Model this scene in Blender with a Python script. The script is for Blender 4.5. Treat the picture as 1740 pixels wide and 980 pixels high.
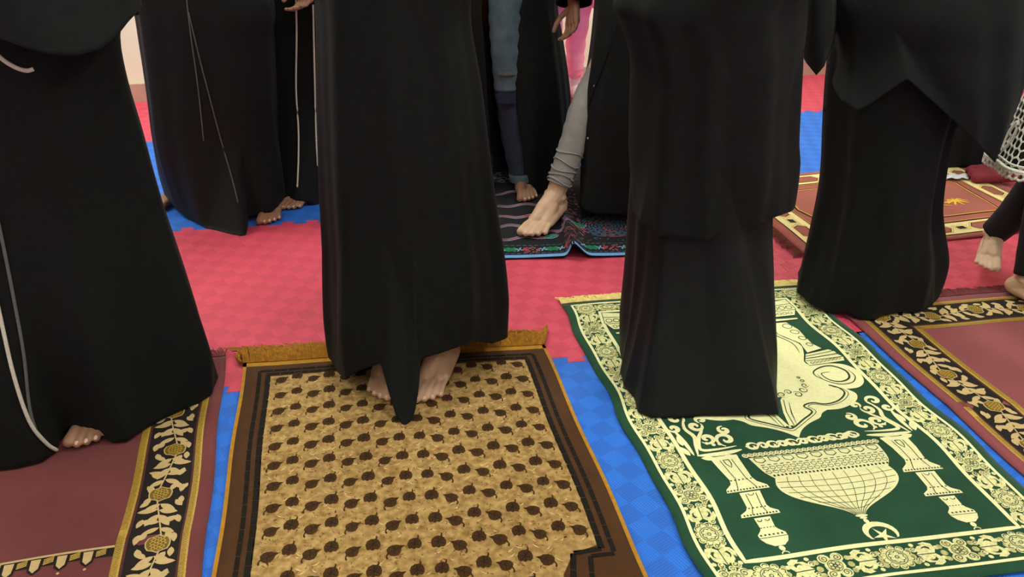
import bpy, bmesh, math, random
from mathutils import Vector, Matrix, Euler
from mathutils.geometry import delaunay_2d_cdt, tessellate_polygon
from mathutils.bvhtree import BVHTree
random.seed(7)
PI = math.pi
for o in list(bpy.data.objects):
    bpy.data.objects.remove(o)
SC = bpy.context.scene
COL = SC.collection

# ------------------------------------------------------------------ camera
FPX, CAM_H = 1408.0, 1.17
TH = math.atan(750.0 / FPX)
cam_d = bpy.data.cameras.new('camera')
cam_d.sensor_width = 36.0
cam_d.lens = 36.0 * FPX / 1740.0
cam_d.clip_start = 0.05
cam = bpy.data.objects.new('camera', cam_d)
cam.location = (0, 0, CAM_H)
cam.rotation_euler = (PI / 2 - TH, 0, 0)
COL.objects.link(cam)
SC.camera = cam

# ------------------------------------------------------------------ light and exposure
world = bpy.data.worlds.new('room_air')
world.use_nodes = True
world.node_tree.nodes['Background'].inputs[0].default_value = (1.0, 0.96, 0.9, 1)
world.node_tree.nodes['Background'].inputs[1].default_value = 0.05
SC.world = world
SC.view_settings.view_transform = 'Standard'
SC.view_settings.look = 'None'
SC.view_settings.exposure = 0.0
SC.view_settings.gamma = 1.0
SC.view_settings.use_curve_mapping = False
LAMP_COL = (0.93, 1.0, 0.86)
# (along the rows, towards the far wall, strength) of each ceiling lamp, in floor coordinates
LAMPS = [(-2.3, -1.0, 18), (-0.2, -1.2, 19), (1.9, -1.0, 28),
         (-2.3, 1.1, 18), (0.35, 1.0, 17), (1.95, 1.1, 34),
         (-2.3, 3.55, 38), (-0.2, 3.6, 40), (1.9, 3.55, 38)]

# ------------------------------------------------------------------ photograph-to-room helpers
S_, C_ = math.sin(TH), math.cos(TH)
def ray(px, py):
    u = (px - 870) / FPX; v = (py - 490) / FPX
    return Vector((u, C_ - v * S_, -S_ - v * C_))
def G(px, py, z=0.0):
    """floor point seen at a pixel"""
    d = ray(px, py); t = (z - CAM_H) / d.z
    return Vector((d.x * t, d.y * t, z))
def P(px, py, Y):
    """point seen at a pixel, Y metres ahead"""
    d = ray(px, py); t = Y / d.y
    return Vector((d.x * t, Y, CAM_H + d.z * t))
CAMV = Vector((0, 0, CAM_H))
FR = math.radians(9.0)                       # the mats and the far wall are turned 9 degrees
AX = Vector((math.cos(FR), math.sin(FR), 0)); NX = Vector((-math.sin(FR), math.cos(FR), 0))
def FL(a, n, z=0.0):
    p = AX * a + NX * n
    return Vector((p.x, p.y, z))

# ------------------------------------------------------------------ materials
def s2l(c):
    c = c / 255.0
    return c / 12.92 if c <= 0.04045 else ((c + 0.055) / 1.055) ** 2.4
def rgb(r, g, b): return (s2l(r), s2l(g), s2l(b), 1)
MATS = {}
def mat(name, col, rough=0.8, var=0.12, scale=40.0, bump=0.0, bscale=300.0, sheen=0.0, col2=None, spec=0.3, metallic=0.0, stretch=None):
    m = bpy.data.materials.new(name); m.use_nodes = True
    nt = m.node_tree; N = nt.nodes; L = nt.links
    b = N['Principled BSDF']
    b.inputs['Roughness'].default_value = rough
    b.inputs['Specular IOR Level'].default_value = spec
    b.inputs['Metallic'].default_value = metallic
    if sheen:
        b.inputs['Sheen Weight'].default_value = sheen
        b.inputs['Sheen Roughness'].default_value = 0.4
    tc = N.new('ShaderNodeTexCoord')
    src = tc.outputs['Object']
    if stretch:
        mp = N.new('ShaderNodeMapping'); mp.inputs['Scale'].default_value = stretch
        L.new(src, mp.inputs[0]); src = mp.outputs[0]
    nz = N.new('ShaderNodeTexNoise'); nz.inputs['Scale'].default_value = scale; nz.inputs['Detail'].default_value = 4
    L.new(src, nz.inputs['Vector'])
    mx = N.new('ShaderNodeMix'); mx.data_type = 'RGBA'
    rp = N.new('ShaderNodeMapRange'); rp.inputs['From Min'].default_value = 0.3; rp.inputs['From Max'].default_value = 0.7
    L.new(nz.outputs['Fac'], rp.inputs['Value']); L.new(rp.outputs[0], mx.inputs['Factor'])
    c1 = tuple(x * (1 - var) for x in col[:3]) + (1,)
    c2 = col2 if col2 else tuple(min(1, x * (1 + var)) for x in col[:3]) + (1,)
    mx.inputs['A'].default_value = c1; mx.inputs['B'].default_value = c2
    L.new(mx.outputs['Result'], b.inputs['Base Color'])
    if bump:
        n2 = N.new('ShaderNodeTexNoise'); n2.inputs['Scale'].default_value = bscale; n2.inputs['Detail'].default_value = 2
        L.new(src, n2.inputs['Vector'])
        bp = N.new('ShaderNodeBump'); bp.inputs['Strength'].default_value = bump; bp.inputs['Distance'].default_value = 0.002
        L.new(n2.outputs['Fac'], bp.inputs['Height']); L.new(bp.outputs[0], b.inputs['Normal'])
    MATS[name] = m
    return m
def foam(name, col):
    """EVA foam: diamonds of fine ribs whose direction alternates"""
    m = mat(name, col, rough=0.62, var=0.05, scale=6, spec=0.35)
    nt = m.node_tree; N = nt.nodes; L = nt.links; b = N['Principled BSDF']
    tc = N.new('ShaderNodeTexCoord')
    mp = N.new('ShaderNodeMapping'); mp.inputs['Rotation'].default_value = (0, 0, PI / 4 + FR)
    L.new(tc.outputs['Object'], mp.inputs[0])
    ck = N.new('ShaderNodeTexChecker'); ck.inputs['Scale'].default_value = 1 / 0.047
    ck.inputs['Color1'].default_value = (0, 0, 0, 1); ck.inputs['Color2'].default_value = (1, 1, 1, 1)
    off = N.new('ShaderNodeVectorMath'); off.operation = 'ADD'; off.inputs[1].default_value = (0, 0, 0.0231)
    L.new(mp.outputs[0], off.inputs[0]); L.new(off.outputs[0], ck.inputs['Vector'])
    ws = []
    for d in ('X', 'Y'):
        w = N.new('ShaderNodeTexWave'); w.bands_direction = d; w.inputs['Scale'].default_value = 55
        L.new(mp.outputs[0], w.inputs['Vector']); ws.append(w)
    hm = N.new('ShaderNodeMix'); hm.data_type = 'FLOAT'
    L.new(ck.outputs['Fac'], hm.inputs['Factor']); L.new(ws[0].outputs['Fac'], hm.inputs['A']); L.new(ws[1].outputs['Fac'], hm.inputs['B'])
    bp = N.new('ShaderNodeBump'); bp.inputs['Strength'].default_value = 0.35; bp.inputs['Distance'].default_value = 0.002
    L.new(hm.outputs['Result'], bp.inputs['Height']); L.new(bp.outputs[0], b.inputs['Normal'])
    # light and shade of the two rib directions, put into the base colour
    old = b.inputs['Base Color'].links[0].from_socket
    mx = N.new('ShaderNodeMix'); mx.data_type = 'RGBA'; mx.blend_type = 'MULTIPLY'; mx.inputs['Factor'].default_value = 1
    tone = N.new('ShaderNodeMix'); tone.data_type = 'RGBA'
    tone.inputs['A'].default_value = (0.90, 0.84, 0.87, 1); tone.inputs['B'].default_value = (1.02, 1.03, 1.03, 1)
    L.new(ck.outputs['Fac'], tone.inputs['Factor'])
    L.new(old, mx.inputs['A']); L.new(tone.outputs['Result'], mx.inputs['B']); L.new(mx.outputs['Result'], b.inputs['Base Color'])
    return m
def glow(name, col, strength):
    m = bpy.data.materials.new(name); m.use_nodes = True
    b = m.node_tree.nodes['Principled BSDF']
    b.inputs['Base Color'].default_value = (0.9, 0.9, 0.9, 1)
    b.inputs['Emission Color'].default_value = col + (1,)
    b.inputs['Emission Strength'].default_value = strength
    return m

M_RED = foam('red_foam', rgb(216, 74, 98))
M_BLUE = foam('blue_foam', rgb(42, 112, 218))
M_WALL = mat('cream_paint', rgb(242, 245, 220), 0.75, 0.03, 3, 0.1, 120)
M_SKIRT = mat('beige_marble', rgb(196, 170, 152), 0.35, 0.08, 18, spec=0.5)
M_CEIL = mat('ceiling_paint', rgb(235, 232, 224), 0.9, 0.03, 5)
M_LAMPF = mat('lamp_enamel', rgb(225, 225, 222), 0.4, 0.02, 5)
M_BLACK = mat('black_crepe', (0.0056, 0.0064, 0.0063, 1), 0.75, 0.2, 60, 0.25, 900, sheen=0.02, spec=0.16)
M_BLACK2 = mat('black_satin_crepe', (0.0054, 0.0063, 0.0068, 1), 0.66, 0.2, 60, 0.2, 900, sheen=0.02, spec=0.2)
M_BLACK3 = mat('black_georgette', (0.0072, 0.0082, 0.0084, 1), 0.8, 0.2, 60, 0.25, 700, sheen=0.03, spec=0.15)
M_PIPE_W = mat('white_piping', rgb(205, 195, 182), 0.7, 0.1, 200)
M_PIPE_G = mat('grey_piping', rgb(92, 92, 90), 0.7, 0.15, 200)
def skin(name, c): return mat(name, c, 0.5, 0.1, 25, 0.08, 500, spec=0.4)
SK_LIGHT = skin('light_skin', rgb(214, 174, 146))
SK_MID = skin('mid_skin', rgb(190, 148, 122))
SK_BROWN = skin('brown_skin', rgb(150, 108, 84))
M_NAIL = mat('nail', rgb(222, 176, 160), 0.3, 0.04, 20, spec=0.5)
M_EYE = mat('eye', rgb(40, 28, 22), 0.3, 0.05, 20)
M_LIP = mat('lip', rgb(170, 104, 92), 0.5, 0.05, 20)

# ------------------------------------------------------------------ object helpers
def tag(o, label=None, cat=None, group=None, kind=None):
    if label: o['label'] = label
    if cat: o['category'] = cat
    if group: o['group'] = group
    if kind: o['kind'] = kind
    return o
def link(name, me, parent=None, mats=()):
    o = bpy.data.objects.new(name, me)
    COL.objects.link(o)
    if me is not None:
        for m in mats: me.materials.append(m)
    if parent is not None: o.parent = parent
    return o
def mesh(name, verts, faces, mats, parent=None, smooth=False, mi=None):
    me = bpy.data.meshes.new(name)
    me.from_pydata([tuple(v) for v in verts], [], faces)
    for m in mats: me.materials.append(m)
    if mi: me.polygons.foreach_set('material_index', mi)
    if smooth: me.polygons.foreach_set('use_smooth', [True] * len(me.polygons))
    me.update()
    o = bpy.data.objects.new(name, me); COL.objects.link(o)
    if parent is not None: o.parent = parent
    return o
def bm_obj(name, bm, mats, parent=None, smooth=False):
    me = bpy.data.meshes.new(name); bm.to_mesh(me); bm.free()
    for m in mats: me.materials.append(m)
    if smooth: me.polygons.foreach_set('use_smooth', [True] * len(me.polygons))
    o = bpy.data.objects.new(name, me); COL.objects.link(o)
    if parent is not None: o.parent = parent
    return o
def empty(name, loc=(0, 0, 0), parent=None):
    o = bpy.data.objects.new(name, None); o.location = loc; o.empty_display_size = 0.1
    COL.objects.link(o)
    if parent is not None: o.parent = parent
    return o
def box_vf(c, ax, ay, az):
    v = [c + ax * i + ay * j + az * k for i in (-1, 1) for j in (-1, 1) for k in (-1, 1)]
    f = [(0, 1, 3, 2), (4, 6, 7, 5), (0, 4, 5, 1), (2, 3, 7, 6), (0, 2, 6, 4), (1, 5, 7, 3)]
    return v, f
def fbox(name, a0, a1, n0, n1, z0, z1, m, parent=None, bevel=0.0):
    v, f = box_vf(FL((a0 + a1) / 2, (n0 + n1) / 2, (z0 + z1) / 2), AX * ((a1 - a0) / 2), NX * ((n1 - n0) / 2), Vector((0, 0, (z1 - z0) / 2)))
    o = mesh(name, v, f, [m], parent)
    if bevel:
        b = o.modifiers.new('bevel', 'BEVEL'); b.width = bevel; b.segments = 2
    return o
def tube_vf(pts, rad, seg=8, V=None, Fc=None):
    """adds a round tube along pts to V/Fc; rad is a number or a list"""
    V = [] if V is None else V; Fc = [] if Fc is None else Fc
    n = len(pts); base = len(V)
    for i, p in enumerate(pts):
        t = (pts[min(n - 1, i + 1)] - pts[max(0, i - 1)]).normalized()
        up = Vector((0, 0, 1)) if abs(t.z) < 0.95 else Vector((0, 1, 0))
        x = t.cross(up).normalized(); y = x.cross(t)
        r = rad[i] if isinstance(rad, (list, tuple)) else rad
        for k in range(seg):
            a = 2 * PI * k / seg
            V.append(p + x * (math.cos(a) * r) + y * (math.sin(a) * r))
    for i in range(n - 1):
        for k in range(seg):
            a = base + i * seg + k; b = base + i * seg + (k + 1) % seg
            Fc.append((a, b, b + seg, a + seg))
    Fc.append(tuple(base + k for k in reversed(range(seg))))
    Fc.append(tuple(base + (n - 1) * seg + k for k in range(seg)))
    return V, Fc
def catmull(pts, n):
    """smooth open curve through tuples"""
    out = []; m = len(pts)
    for i in range(m - 1):
        p0 = pts[max(0, i - 1)]; p1 = pts[i]; p2 = pts[i + 1]; p3 = pts[min(m - 1, i + 2)]
        for k in range(n):
            t = k / n; t2 = t * t; t3 = t2 * t
            out.append(tuple(0.5 * (2 * b + (c - a) * t + (2 * a - 5 * b + 4 * c - d) * t2 + (3 * b - a - 3 * c + d) * t3)
                             for a, b, c, d in zip(p0, p1, p2, p3)))
    out.append(tuple(pts[-1]))
    return out
def smoothstep(a, b, x):
    t = max(0.0, min(1.0, (x - a) / (b - a))); return t * t * (3 - 2 * t)

# ------------------------------------------------------------------ the room
A0, A1, N0, N1, CEIL = -3.87, 4.28, -3.35, 4.52, 2.9
floor = fbox('floor', A0, A1, N0, N1, -0.12, -0.0205, mat('screed', rgb(120, 116, 110), 0.9), None)
tag(floor, kind='structure')
T = 1.02; COLS = [1.212 + T * k for k in range(-5, 4)]; ROWS = [1.747 + T * k for k in range(-5, 3)] + [N1 - 0.004]
PER = T / 12.0; TD = 0.025
def edge_profile(lo, hi, gap):
    """dovetail tabs between lo and hi as (along, offset)"""
    pts = [(lo, 0.0)]
    for k in range(12):
        s = lo + k * PER
        if s + PER > hi + 1e-6: break
        pts += [(s + .3 * PER, 0), (s + .22 * PER, TD), (s + .78 * PER, TD), (s + .7 * PER, 0)]
    pts.append((hi, 0.0))
    return pts
for j in range(len(ROWS) - 1):
    for i in range(len(COLS) - 1):
        a0, a1, n0, n1 = COLS[i], COLS[i + 1], ROWS[j], ROWS[j + 1]
        g = 0.0006
        loop = []
        bot = edge_profile(a0, a1, g) if j > 0 else [(a0, 0), (a1, 0)]
        top = edge_profile(a0, a1, g) if j < len(ROWS) - 2 else [(a0, 0), (a1, 0)]
        lef = edge_profile(n0, n1, g) if i > 0 else [(n0, 0), (n1, 0)]
        rig = edge_profile(n0, n1, g) if i < len(COLS) - 2 else [(n0, 0), (n1, 0)]
        loop += [(a, n0 + d + g) for a, d in bot][:-1]
        loop += [(a1 + d - g, n) for n, d in rig][:-1]
        loop += [(a, n1 + d - g) for a, d in reversed(top)][:-1]
        loop += [(a0 + d + g, n) for n, d in reversed(lef)][:-1]
        n = len(loop)
        V = [FL(a, m_, 0.0) for a, m_ in loop] + [FL(a, m_, -0.02) for a, m_ in loop]
        tris = [tuple(t) for t in tessellate_polygon([[Vector((a, m_, 0)) for a, m_ in loop]])]
        tris = [t if (V[t[1]] - V[t[0]]).cross(V[t[2]] - V[t[0]]).z > 0 else t[::-1] for t in tris]
        F = tris + [(k, k + n, (k + 1) % n + n, (k + 1) % n)[::1] for k in range(n)]
        mesh('foam_tile', V, F, [M_RED if j % 2 == 1 else M_BLUE], floor)
for nm, a in (('wall_left', (A0 - 0.15, A0, N0 - 0.15, N1 + 0.15)), ('wall_right', (A1, A1 + 0.15, N0 - 0.15, N1 + 0.15)),
              ('wall_back', (A0, A1, N1, N1 + 0.15)), ('wall_front', (A0, A1, N0 - 0.15, N0))):
    tag(fbox(nm, *a, -0.12, CEIL, M_WALL), kind='structure')
tag(fbox('ceiling', A0 - 0.15, A1 + 0.15, N0 - 0.15, N1 + 0.15, CEIL, CEIL + 0.1, M_CEIL), kind='structure')
tag(fbox('baseboard_back', A0 + 0.016, A1 - 0.016, N1 - 0.014, N1, -0.02, 0.095, M_SKIRT, None, 0.003), kind='structure')
tag(fbox('baseboard_left', A0, A0 + 0.014, N0, N1, -0.02, 0.095, M_SKIRT, None, 0.003), kind='structure')
tag(fbox('baseboard_right', A1 - 0.014, A1, N0, N1, -0.02, 0.095, M_SKIRT, None, 0.003), kind='structure')
for k, (a, n, st) in enumerate(LAMPS):
    r = empty('ceiling_light', FL(a, n, CEIL - 0.03))
    row = ('behind the photographer', 'above the front row of rugs', 'above the back row of women')[k // 3]
    side = ('left', 'middle', 'right')[k % 3]
    tag(r, 'square white ceiling lamp panel, %s one %s' % (side, row), 'ceiling light', 'ceiling lamp panels')
    fr = fbox('lamp_frame', a - .31, a + .31, n - .31, n + .31, CEIL - 0.05, CEIL - 0.001, M_LAMPF)
    df = fbox('diffuser', a - .29, a + .29, n - .29, n + .29, CEIL - 0.056, CEIL - 0.051, glow('lamp_glow', LAMP_COL, st))
    for c in (fr, df):
        c.parent = r; c.matrix_parent_inverse = Matrix.Translation(-FL(a, n, CEIL - 0.03))

# ------------------------------------------------------------------ prayer rugs
class Rug:
    """u runs across from the far left corner, v towards the viewer; U, V are unit vectors"""
    def __init__(s, O, U, V, W, L, thick, zf=None, wob=None):
        s.O = Vector((O[0], O[1], 0)); s.U = Vector((U[0], U[1], 0)).normalized(); s.V = Vector((V[0], V[1], 0)).normalized()
        s.W, s.L, s.t = W, L, thick
        s.zf = zf or (lambda u, v: 0.0); s.wob = wob or (lambda u, v: (0.0, 0.0))
    def map(s, u, v, h=0.0):
        du, dv = s.wob(u, v)
        p = s.O + s.U * (u + du) + s.V * (v + dv)
        return Vector((p.x, p.y, 0.001 + s.t + s.zf(u, v) + h))
    def inv(s, p):
        X, Y = p.x - s.O.x, p.y - s.O.y
        det = s.U.x * s.V.y - s.U.y * s.V.x
        return ((X * s.V.y - Y * s.V.x) / det, (s.U.x * Y - s.U.y * X) / det)
    def px(s, x, y): return s.inv(G(x, y))
    def body(s, name, m, label, group, nu=40, nv=60, edge=None):
        V, F = [], []
        for j in range(nv + 1):
            for i in range(nu + 1):
                V.append(s.map(s.W * i / nu, s.L * j / nv))
        n = len(V); w = nu + 1
        V += [Vector((p.x, p.y, max(0.0008, p.z - s.t))) for p in V]
        for j in range(nv):
            for i in range(nu):
                a = j * w + i
                F.append((a, a + w, a + w + 1, a + 1)); F.append((a + n, a + n + 1, a + n + w + 1, a + n + w))
        rim = [i for i in range(nu)] + [j * w + nu for j in range(nv)] + [nv * w + i for i in range(nu, 0, -1)] + [j * w for j in range(nv, 0, -1)]
        for k in range(len(rim)):
            a, b = rim[k], rim[(k + 1) % len(rim)]
            F.append((a, b, b + n, a + n))
        o = mesh(name, V, F, [m], None, True)
        tag(o, label, 'rug', group)
        s.o = o
        return o
class Pat:
    """flat woven figures lying on a rug, collected into one mesh"""
    def __init__(s, rug, h=0.0008, axis=0.0): s.r, s.h, s.V, s.F, s.ax = rug, h, [], [], axis
    def _add(s, uv, faces):
        b = len(s.V)
        s.V += [s.r.map(u, v, s.h) for u, v in uv]
        for f in faces:
            f = [b + i for i in f]
            p = [s.V[i] for i in f]
            nz = sum((p[i] - p[0]).cross(p[i + 1] - p[0]).z for i in range(1, len(p) - 1))
            s.F.append(tuple(f) if nz > 0 else tuple(reversed(f)))
    def poly(s, pts, grid=0.025, mirror=None):
        d = []
        for i, a in enumerate(pts):
            b = pts[(i + 1) % len(pts)]
            n = max(1, int(math.hypot(b[0] - a[0], b[1] - a[1]) / grid))
            d += [(a[0] + (b[0] - a[0]) * k / n, a[1] + (b[1] - a[1]) * k / n) for k in range(n)]
        us = [p[0] for p in d]; vs = [p[1] for p in d]
        if max(us) - min(us) > 0.06 or max(vs) - min(vs) > 0.06:
            extra = []
            def inside(x, y):
                c = False
                for i in range(len(d)):
                    x1, y1 = d[i]; x2, y2 = d[i - 1]
                    if (y1 > y) != (y2 > y) and x < (x2 - x1) * (y - y1) / (y2 - y1) + x1: c = not c
                return c
            y = min(vs) + grid / 2
            while y < max(vs):
                x = min(us) + grid / 2
                while x < max(us):
                    if inside(x, y): extra.append((x, y))
                    x += grid
                y += grid
            r = delaunay_2d_cdt([Vector(p) for p in d + extra], [], [list(range(len(d)))], 1, 1e-6)
            s._add([(p.x, p.y) for p in r[0]], [list(f) for f in r[2]])
        else:
            s._add(d, [list(t) for t in tessellate_polygon([[Vector((x, y, 0)) for x, y in d]])])
        if mirror is not None: s.poly([(2 * mirror - x, y) for x, y in reversed(pts)], grid)
    def disc(s, c, r, n=12, ry=None, mirror=None):
        s.poly([(c[0] + r * math.cos(2 * PI * k / n), c[1] + (ry or r) * math.sin(2 * PI * k / n)) for k in range(n)])
        if mirror is not None: s.disc((2 * mirror - c[0], c[1]), r, n, ry)
    def rib(s, pts, w, closed=False, mirror=None, taper=False, smooth=0):
        if smooth: pts = catmull(pts, smooth)
        d = []
        for i in range(len(pts) - (0 if closed else 1)):
            a, b = pts[i], pts[(i + 1) % len(pts)]
            n = max(1, int(math.hypot(b[0] - a[0], b[1] - a[1]) / 0.03))
            d += [(a[0] + (b[0] - a[0]) * k / n, a[1] + (b[1] - a[1]) * k / n) for k in range(n)]
        if not closed: d.append(tuple(pts[-1]))
        n = len(d); uv = []
        for i, p in enumerate(d):
            a = d[(i - 1) % n] if closed or i else d[0]; b = d[(i + 1) % n] if closed or i < n - 1 else d[-1]
            tx, ty = b[0] - a[0], b[1] - a[1]; l = math.hypot(tx, ty) or 1
            ww = w / 2 * (1 - 0.8 * abs(2 * i / (n - 1) - 1) ** 2 if taper else 1)
            uv += [(p[0] - ty / l * ww, p[1] + tx / l * ww), (p[0] + ty / l * ww, p[1] - tx / l * ww)]
        s._add(uv, [[2 * i, 2 * i + 1, (2 * i + 3) % (2 * n), (2 * i + 2) % (2 * n)] for i in range(n if closed else n - 1)])
        if mirror is not None: s.rib([(2 * mirror - x, y) for x, y in pts], w, closed, None, taper)
    def circ(s, c, r, w, n=14, mirror=None):
        s.rib([(c[0] + r * math.cos(2 * PI * k / n), c[1] + r * math.sin(2 * PI * k / n)) for k in range(n)], w, True)
        if mirror is not None: s.circ((2 * mirror - c[0], c[1]), r, w, n)
    def arc(s, c, r, a0, a1, w, n=8, taper=False, mirror=None, ry=None):
        s.rib([(c[0] + r * math.cos(a0 + (a1 - a0) * k / n), c[1] + (ry or r) * math.sin(a0 + (a1 - a0) * k / n)) for k in range(n + 1)], w, False, mirror, taper)
    def spiral(s, c, r0, r1, a0, turns, w, mirror=None, taper=True, n=18):
        s.rib([(c[0] + (r0 + (r1 - r0) * k / n) * math.cos(a0 + turns * 2 * PI * k / n),
                c[1] + (r0 + (r1 - r0) * k / n) * math.sin(a0 + turns * 2 * PI * k / n)) for k in range(n + 1)], w, False, mirror, taper)
    def build(s, name, m, kind=None):
        o = mesh(name, s.V, s.F, [m], s.r.o)
        if kind: o['kind'] = kind
        return o
def leaf_pts(c, ang, ln, wd, n=6):
    """almond leaf starting at c"""
    ca, sa = math.cos(ang), math.sin(ang); out = []
    for k in range(n + 1):
        t = k / n; out.append((t * ln, wd / 2 * math.sin(PI * t) ** 0.8 * (1.15 - 0.3 * t)))
    out += [(x, -y) for x, y in reversed(out[1:-1])]
    return [(c[0] + x * ca - y * sa, c[1] + x * sa + y * ca) for x, y in out]
def fringe(rug, name, m, edge, n, ln, r=0.0011, lean=0.3, seed=1, lift=0.004):
    """loose threads past one end; edge gives (point, outward) for t in 0..1"""
    rnd = random.Random(seed); V, F = [], []
    for k in range(n):
        t = (k + rnd.random()) / n
        p, out = edge(t); side = Vector((-out.y, out.x, 0))
        l = ln * rnd.uniform(0.7, 1.1); b = lean * math.sin(k * 0.21) * 0.6 + rnd.uniform(-lean, lean) + lean * 0.8
        pts = []
        for j in range(4):
            s_ = j / 3
            q = p + out * (l * s_) + side * (b * l * s_ * s_)
            q.z = max(0.0015, p.z * (1 - s_) + lift * math.sin(PI * s_ * 0.8) + 0.0015 + rnd.uniform(0, 0.003) * (s_ > 0))
            pts.append(q)
        tube_vf(pts, [r, r, r * 0.9, r * 0.5], 4, V, F)
    o = mesh(name, V, F, [m], rug.o)
    o['kind'] = 'stuff'
    return o

# ---- green rug with the dome and the minarets
M_GREEN = mat('green_velvet', rgb(26, 70, 46), 0.85, 0.16, 14, 0.25, 600, sheen=0.15)
M_GDARK = mat('dark_green_thread', rgb(44, 66, 40), 0.9, 0.1, 60)
M_CREAM = mat('cream_thread', rgb(240, 234, 178), 0.8, 0.06, 120, 0.2, 900)
M_CREAM2 = mat('olive_cream_thread', rgb(226, 220, 158), 0.8, 0.22, 160, 0.2, 900)
M_FRC = mat('cream_fringe', rgb(238, 216, 142), 0.85, 0.15, 60)
def wob_g(u, v):
    return (0.004 * math.sin(v * 17 + 1.0) + 0.0025 * math.sin(v * 31 + u * 6), 0.003 * math.sin(u * 13) * smoothstep(0.6, 1.1, v))
def z_g(u, v):
    return 0.0022 * (1 + math.sin(v * 15 + u * 5)) + 0.0012 * (1 + math.sin(u * 21 - v * 4))
GAX = 0.372
rg = Rug((0.139, 2.085), (0.690, 0.111), (0.2015, -0.9795), 0.744, 1.108, 0.003, z_g, wob_g)
rg.body('prayer_rug', M_GREEN, 'green velvet prayer rug woven with a cream dome, two minarets and a crescent', 'prayer rugs', 48, 72)
v0 = 0.007                                    # traced rows start at the far hem
c1 = Pat(rg, 0.0008); c2 = Pat(rg, 0.0008); ln = Pat(rg, 0.0015); gr = Pat(rg, 0.0013)
X = GAX
def R(pts): return [(X + a, b + v0) for a, b in pts]
HI, HO, VI0, VI1, VO0, VO1 = 0.281, 0.348, 0.068, 1.006, 0.016, 1.081
# the two frame lines
fl = Pat(rg, 0.001)
for (h, a, b, w) in ((HI, VI0, VI1, 0.010), (HO, VO0, VO1, 0.007)):
    L_ = [(X - h, a), (X + h, a), (X + h, b), (X - h, b)]
    d = []
    for i in range(4):
        p, q = L_[i], L_[(i + 1) % 4]
        n = int(math.hypot(p[0] - q[0], p[1] - q[1]) / 0.02)
        d += [(p[0] + (q[0] - p[0]) * k / n, p[1] + (q[1] - p[1]) * k / n) for k in range(n)]
    fl.rib(d, w, True)
fl.build('frame_line', M_CREAM)
# flowered border
bl = Pat(rg, 0.0015); bc = Pat(rg, 0.0008); bd = Pat(rg, 0.0012)
def border_unit(f, which):
    """f(x, y) with x across (-.03...03) and y along"""
    def disc(x, y, r, pat=bc, n=10): pat.poly([f(x + r * math.cos(2 * PI * k / n), y + r * math.sin(2 * PI * k / n)) for k in range(n)])
    def arc(x, y, r, a0, a1, w=0.0016, n=7): bl.rib([f(x + r * math.cos(a0 + (a1 - a0) * k / n), y + r * math.sin(a0 + (a1 - a0) * k / n)) for k in range(n + 1)], w)
    if which == 0:        # rosette in a ring of lobes
        disc(0, 0, .021, n=16)
        for k in range(10):
            a = 2 * PI * k / 10
            x, y = .0235 * math.cos(a), .026 * math.sin(a)
            disc(x, y, .0075)
            arc(x, y, .0045, a - 1.6, a + 1.6)
        for k in range(8):
            a = 2 * PI * (k + .5) / 8
            arc(.0105 * math.cos(a), .0105 * math.sin(a), .0045, a - 1.7, a + 1.7, .0014)
        arc(0, 0, .0185, 0, 2 * PI, .0014, 18); arc(0, 0, .0035, 0, 2 * PI, .0016, 8)
    elif which == 1:      # a pair of fat curled leaves
        for sx in (-1, 1):
            pts = [(.001, -.014), (.012, -.021), (.024, -.019), (.030, -.008), (.027, .004), (.0225, -.001), (.021, .009), (.012, .018), (.006, .016), (.001, .021)]
            bc.poly([f(sx * x, y) for x, y in pts])
            bd.poly([f(sx * x, y) for x, y in [(.009, -.009), (.015, -.011), (.019, -.006), (.018, .001), (.013, .006), (.0155, -.001), (.013, -.006)]])
            disc(sx * .013, .0215, .0065); arc(sx * .013, .0215, .0035, 0, 5, .0014)
            disc(sx * .025, .018, .0045); disc(sx * .013, -.0235, .005)
    else:                 # a small flower between four spirals
        disc(0, 0, .019, n=14)
        for sx in (-1, 1):
            for sy in (-1, 1):
                disc(sx * .0185, sy * .0125, .0115, n=12)
                bl.rib([f(sx * (.0185 + (.0085 - .0075 * k / 14) * math.cos(.5 + 9.5 * k / 14)), sy * (.0125 + (.0085 - .0075 * k / 14) * math.sin(.5 + 9.5 * k / 14))) for k in range(15)], .0016)
        for k in range(6):
            a = 2 * PI * k / 6
            arc(.0075 * math.cos(a), .0075 * math.sin(a), .0038, 0, 2 * PI, .0012, 8)
        arc(0, 0, .0028, 0, 2 * PI, .0014, 8); arc(0, 0, .0135, 0, 2 * PI, .0012, 14)
HB = (HI + HO) / 2 + 0.001
VB0, VB1 = (VI0 + VO0) / 2, (VI1 + VO1) / 2
nside = 18
for k in range(nside + 1):
    y = VB0 + (VB1 - VB0) * k / nside
    wh = (0, 1, 2, 1)[k % 4]; fl_ = 1 if k % 4 != 3 else -1
    sc = 1.04 if wh else 0.98
    for sx in (-1, 1):
        border_unit(lambda x, yy, sx=sx, y=y, fl_=fl_, sc=sc: (X + sx * HB + x * sc * (.96 if wh == 1 else 1), y + yy * sc * fl_), wh)
        if k < nside:
            ym = y + (VB1 - VB0) / nside / 2
            for dx, rr_ in ((-.014, .0065), (.003, .007), (.018, .006)): bc.disc((X + sx * HB + dx, ym + .004 * math.sin(dx * 300)), rr_, 8); bl.circ((X + sx * HB + dx, ym + .004 * math.sin(dx * 300)), rr_ * .5, .0013, 8)
nend = 10
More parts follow.
